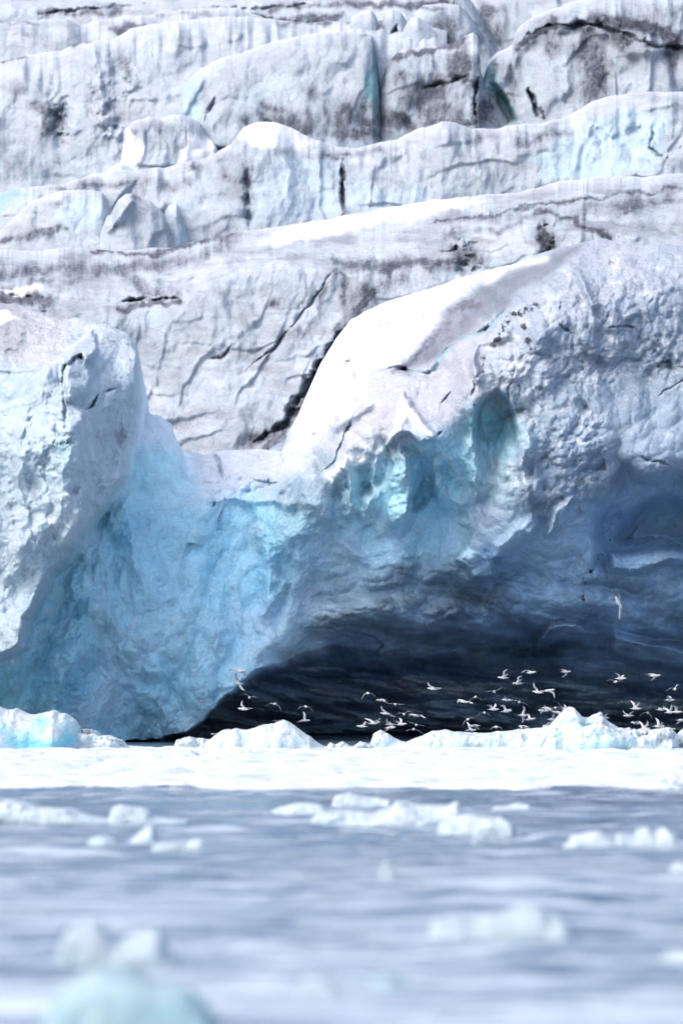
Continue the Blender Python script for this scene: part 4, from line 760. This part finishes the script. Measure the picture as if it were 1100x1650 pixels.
G = [ # crop, body, wrist1, tip1, wrist2, tip2, facing, what sets it apart
(1,(345,125),(315,115),(272,105),(364,142),(359,180),'r','topmost gull against the blue wall, wings bent down'),
(1,(330,205),(318,168),(303,135),(350,228),(370,258),'l','gull banked on its side under the topmost left gull'),
(1,(400,292),(378,270),(352,270),(435,283),(460,303),'t','gull with drooping wing tips where blue wall meets cave'),
(1,(365,365),(354,338),(343,308),(395,357),(423,363),'l','gull with one wing straight up below the drooping pair'),
(1,(100,318),(62,323),(28,338),(135,320),(172,342),'a','leftmost gull, shallow arched wings before the blue wall'),
(1,(562,333),(530,328),(500,347),(590,350),(608,384),'a','gull above the domed growler, right wing bent far down'),
(1,(755,350),(725,350),(700,372),(785,357),(808,390),'t','gull with both wings arched down, right above an upright wing'),
(1,(750,438),(747,405),(748,374),(722,443),(695,450),'r','gull with one wing straight up, right of the domed growler top'),
(1,(610,440),(570,438),(530,438),(645,448),(680,467),'a','gull skimming the summit of the domed growler, wings flat'),
(1,(490,467),(455,468),(425,487),(515,468),(530,475),'t','gull half hidden behind the left shoulder of the domed growler'),
(1,(188,527),(175,520),(163,532),(200,518),(210,522),'l','hunched gull low at the left foot of the domed growler'),
(2,(200,412),(160,425),(125,485),(240,416),(285,460),'a','gull with deeply arched wings, upper left of the centre flock'),
(2,(335,480),(305,472),(275,478),(360,485),(372,505),'l','gull with folded wings just right of the deeply arched one'),
(2,(470,522),(410,513),(355,502),(520,519),(568,520),'t','gull with level outstretched wings near the folded one'),
(2,(375,612),(345,572),(315,525),(425,628),(490,655),'l','gull with a long left wing raised steeply, centre flock'),
(2,(555,620),(510,605),(460,635),(600,585),(652,603),'t','gull with gull-winged M shape in the centre flock'),
(2,(675,632),(630,612),(582,645),(725,625),(768,672),'l','gull overlapping the M shaped one, right wing tip low'),
(2,(260,705),(215,678),(165,648),(295,675),(342,648),'r','gull with wings in an open V, left of the centre flock'),
(2,(140,738),(110,735),(82,747),(180,700),(218,703),'l','gull low at the far left end of the centre flock'),
(2,(425,720),(392,695),(370,658),(455,715),(480,712),'l','gull with short raised left wing over the rounded hump'),
(2,(525,718),(523,680),(518,645),(480,692),(437,678),'r','gull with upright wing crowding another over the rounded hump'),
(2,(415,752),(388,768),(358,790),(432,740),(440,728),'r','lowest gull touching the top of the rounded hump'),
(2,(675,725),(620,700),(568,680),(730,730),(782,740),'a','gull with straight wings sloping right, right of the hump'),
(2,(650,768),(600,772),(550,790),(710,788),(770,822),'a','gull gliding just above the gap between hump and long growler'),
(2,(845,368),(812,335),(770,300),(885,356),(928,370),'l','lone gull high between the centre flock and the right flock'),
(3,(475,222),(485,172),(508,138),(500,205),(508,180),'l','gull with both wings swept straight up, upper of a pair'),
(3,(598,270),(605,225),(630,195),(615,250),(625,225),'l','white gull with wings swept up, lower of a pair'),
(3,(705,178),(655,153),(617,187),(718,172),(728,165),'r','gull with left wing bent over, top of the right flock'),
(3,(1000,172),(965,152),(937,152),(1005,195),(975,228),'r','gull turning with one wing down, alone right of the top pair'),
(3,(400,340),(350,338),(300,341),(440,318),(482,290),'t','gull with wings making a shallow check mark'),
(3,(765,345),(742,300),(718,258),(805,338),(840,335),'l','gull with left wing raised tall beside an arched gull'),
(3,(858,330),(825,325),(800,345),(890,350),(920,395),'r','gull arched over with its right wing hanging low'),
(3,(145,425),(105,412),(75,440),(190,425),(220,448),'l','left gull of an overlapping pair at the left of the right flock'),
(3,(238,386),(200,405),(160,435),(275,395),(312,425),'t','right gull of an overlapping pair at the left of the right flock'),
(3,(508,410),(492,390),(478,375),(545,405),(585,418),'l','small gull flying left with its wing tip raised, mid flock'),
(3,(610,428),(580,415),(555,413),(650,435),(698,462),'a','gull gliding right behind the small raised one, wing long'),
(3,(390,490),(360,458),(326,448),(405,460),(423,437),'r','gull with wings in a wide V, mid left of the right flock'),
(3,(500,505),(478,465),(442,445),(528,488),(557,485),'r','gull flapping with left wing up next to the wide V one'),
(3,(315,518),(275,525),(243,557),(352,530),(388,567),'t','gull with evenly drooping wings below the wide V one'),
(3,(175,575),(145,590),(127,640),(215,558),(258,570),'t','gull with a hanging left wing above the long growler'),
(3,(200,665),(182,625),(172,583),(170,668),(140,675),'r','gull sitting low on the long growler with one wing up'),
(3,(235,628),(255,640),(272,670),(215,622),(200,632),'l','gull fluttering just above the one on the long growler'),
(3,(415,638),(390,640),(367,655),(440,638),(477,663),'a','gull skimming the middle of the long growler'),
(3,(640,540),(648,495),(653,450),(642,575),(645,612),'r','gull standing out with wings vertical, up and down'),
(3,(700,573),(690,545),(695,522),(680,580),(662,582),'r','small gull close right of the vertical winged one'),
(3,(650,635),(628,628),(612,655),(675,640),(700,658),'l','gull hunched on the crest of the long growler'),
(3,(820,500),(800,475),(778,472),(800,515),(788,535),'l','left gull of the dense knot beside the tallest peak'),
(3,(850,482),(835,465),(815,455),(870,492),(885,505),'l','upper left gull in the dense knot by the tallest peak'),
(3,(915,478),(895,475),(872,488),(940,472),(965,482),'t','top gull of the dense knot by the tallest peak'),
(3,(890,575),(895,545),(905,515),(880,600),(862,625),'r','central gull with hanging wing in the dense knot'),
(3,(985,490),(952,452),(918,413),(1035,488),(1083,490),'a','gull with a long wing raised left over the tallest peak'),
(3,(1005,480),(998,462),(1003,447),(1018,470),(1025,490),'r','small gull behind the long winged one over the peak'),
(3,(935,515),(915,515),(900,525),(950,525),(960,545),'l','lower right gull of the dense knot by the peak'),
(3,(852,630),(870,600),(890,590),(850,615),(845,600),'l','gull with wing folded low on the slope of the tallest peak'),
(4,(545,240),(522,205),(490,185),(570,213),(593,207),'r','upper gull of two overlapping right of the turning one'),
(4,(500,270),(455,250),(415,262),(545,262),(588,266),'t','lower gull of two overlapping right of the turning one'),
(4,(850,215),(795,203),(738,202),(845,235),(832,262),'r','gull with flat left wing, high near the right edge'),
(4,(1025,335),(985,325),(938,358),(1048,295),(1092,300),'t','gull with curved wings high beside the right edge'),
(4,(980,432),(965,410),(958,388),(990,405),(985,390),'r','plump gull with short raised wings near the right edge'),
(4,(680,507),(660,465),(642,423),(700,470),(718,440),'r','gull with wings in a tall V above the dirt-marked growler'),
(4,(620,570),(592,548),(557,520),(645,543),(662,522),'l','gull with wings in a low V under the tall V one'),
(4,(790,545),(745,548),(705,580),(818,570),(838,622),'t','gull with wings drooping like an arch, right of the V pair'),
(4,(912,515),(885,500),(852,507),(925,495),(932,470),'r','left gull of three bunched near the right edge'),
(4,(985,540),(958,515),(925,488),(990,505),(1007,463),'r','middle gull of three bunched near the right edge'),
(4,(1045,537),(1030,495),(1008,465),(1040,505),(1045,490),'r','right gull of three bunched near the right edge'),
(4,(690,635),(665,625),(642,640),(705,630),(720,632),'l','gull folding its wings left of the big raised pair'),
(4,(757,687),(735,650),(716,603),(780,650),(797,607),'r','large gull with both wings raised just above the growler'),
(4,(885,665),(878,622),(872,580),(905,645),(918,618),'r','gull with one tall upright wing above the growler'),
(4,(1090,610),(1065,625),(1052,655),(1110,605),(1130,620),'r','gull cut by the right edge, wing dipped'),
(4,(985,690),(970,680),(965,668),(1000,688),(1008,695),'r','gull settling on the top of the growler at right'),
(4,(405,588),(415,560),(437,545),(425,610),(440,637),'l','gull right of the tallest peak with one wing hanging'),
(4,(235,597),(205,590),(178,608),(255,585),(270,602),'l','gull low between the two summits of the tallest growler'),
]
rg = random.Random(4)
for k,(c,bd,a1,b1,a2,b2,fc,lab) in enumerate(G):
    ox, oy, s = CR[c]; T = lambda p: (ox+p[0]/s, oy+p[1]/s)
    gull(lab, T(bd), T(a1), T(b1), T(a2), T(b2), fc, 138+rg.uniform(-6,8), sgn=rg.choice((-1,1)))
T = lambda p: (920+p[0]/6.11, 930+p[1]/6.11)
gull('bright white gull banking with wings vertical, high above the flock', T((466,250)), T((482,195)), T((462,125)), T((485,330)), T((460,450)), (-.42,-.5,.62), 108, L=.60)

# ================================================================== CAMERA, LIGHT, SKY
cam = bpy.data.cameras.new('camera'); co = bpy.data.objects.new('camera', cam); COL.objects.link(co)
co.location = (0,0,H); co.rotation_euler = (rad(90),0,0)
cam.sensor_fit = 'HORIZONTAL'; cam.sensor_width = 36; cam.lens = 36*F/1100; cam.shift_y = (Y0-825)/1100
cam.clip_end = 3000; cam.dof.use_dof = True; cam.dof.focus_distance = 150; cam.dof.aperture_fstop = 1.15
sc.camera = co
EL, AZ = 45, -128       # sun elevation, bearing (from +Y towards +X)
sd = bpy.data.lights.new('sun','SUN'); sd.energy = .75; sd.angle = rad(70); sd.color = (1,.985,.965)
so = bpy.data.objects.new('sun', sd); COL.objects.link(so)
from mathutils import Vector
d = Vector((math.sin(rad(AZ))*math.cos(rad(EL)), math.cos(rad(AZ))*math.cos(rad(EL)), math.sin(rad(EL))))
so.rotation_euler = d.to_track_quat('Z','Y').to_euler()
w = bpy.data.worlds.new('World'); sc.world = w; w.use_nodes = True; wn = w.node_tree.nodes; wl = w.node_tree.links
sk = wn.new('ShaderNodeTexSky'); sk.sky_type = 'NISHITA'; sk.sun_disc = False; sk.sun_elevation = rad(EL); sk.sun_rotation = rad(AZ)
sk.air_density = 1.0; sk.dust_density = 4.0; sk.ozone_density = .6
wl.new(sk.outputs[0], wn['Background'].inputs[0]); wn['Background'].inputs[1].default_value = .15
sc.view_settings.view_transform = 'Standard'; sc.view_settings.look = 'None'; sc.view_settings.gamma = 1; sc.view_settings.exposure = .94
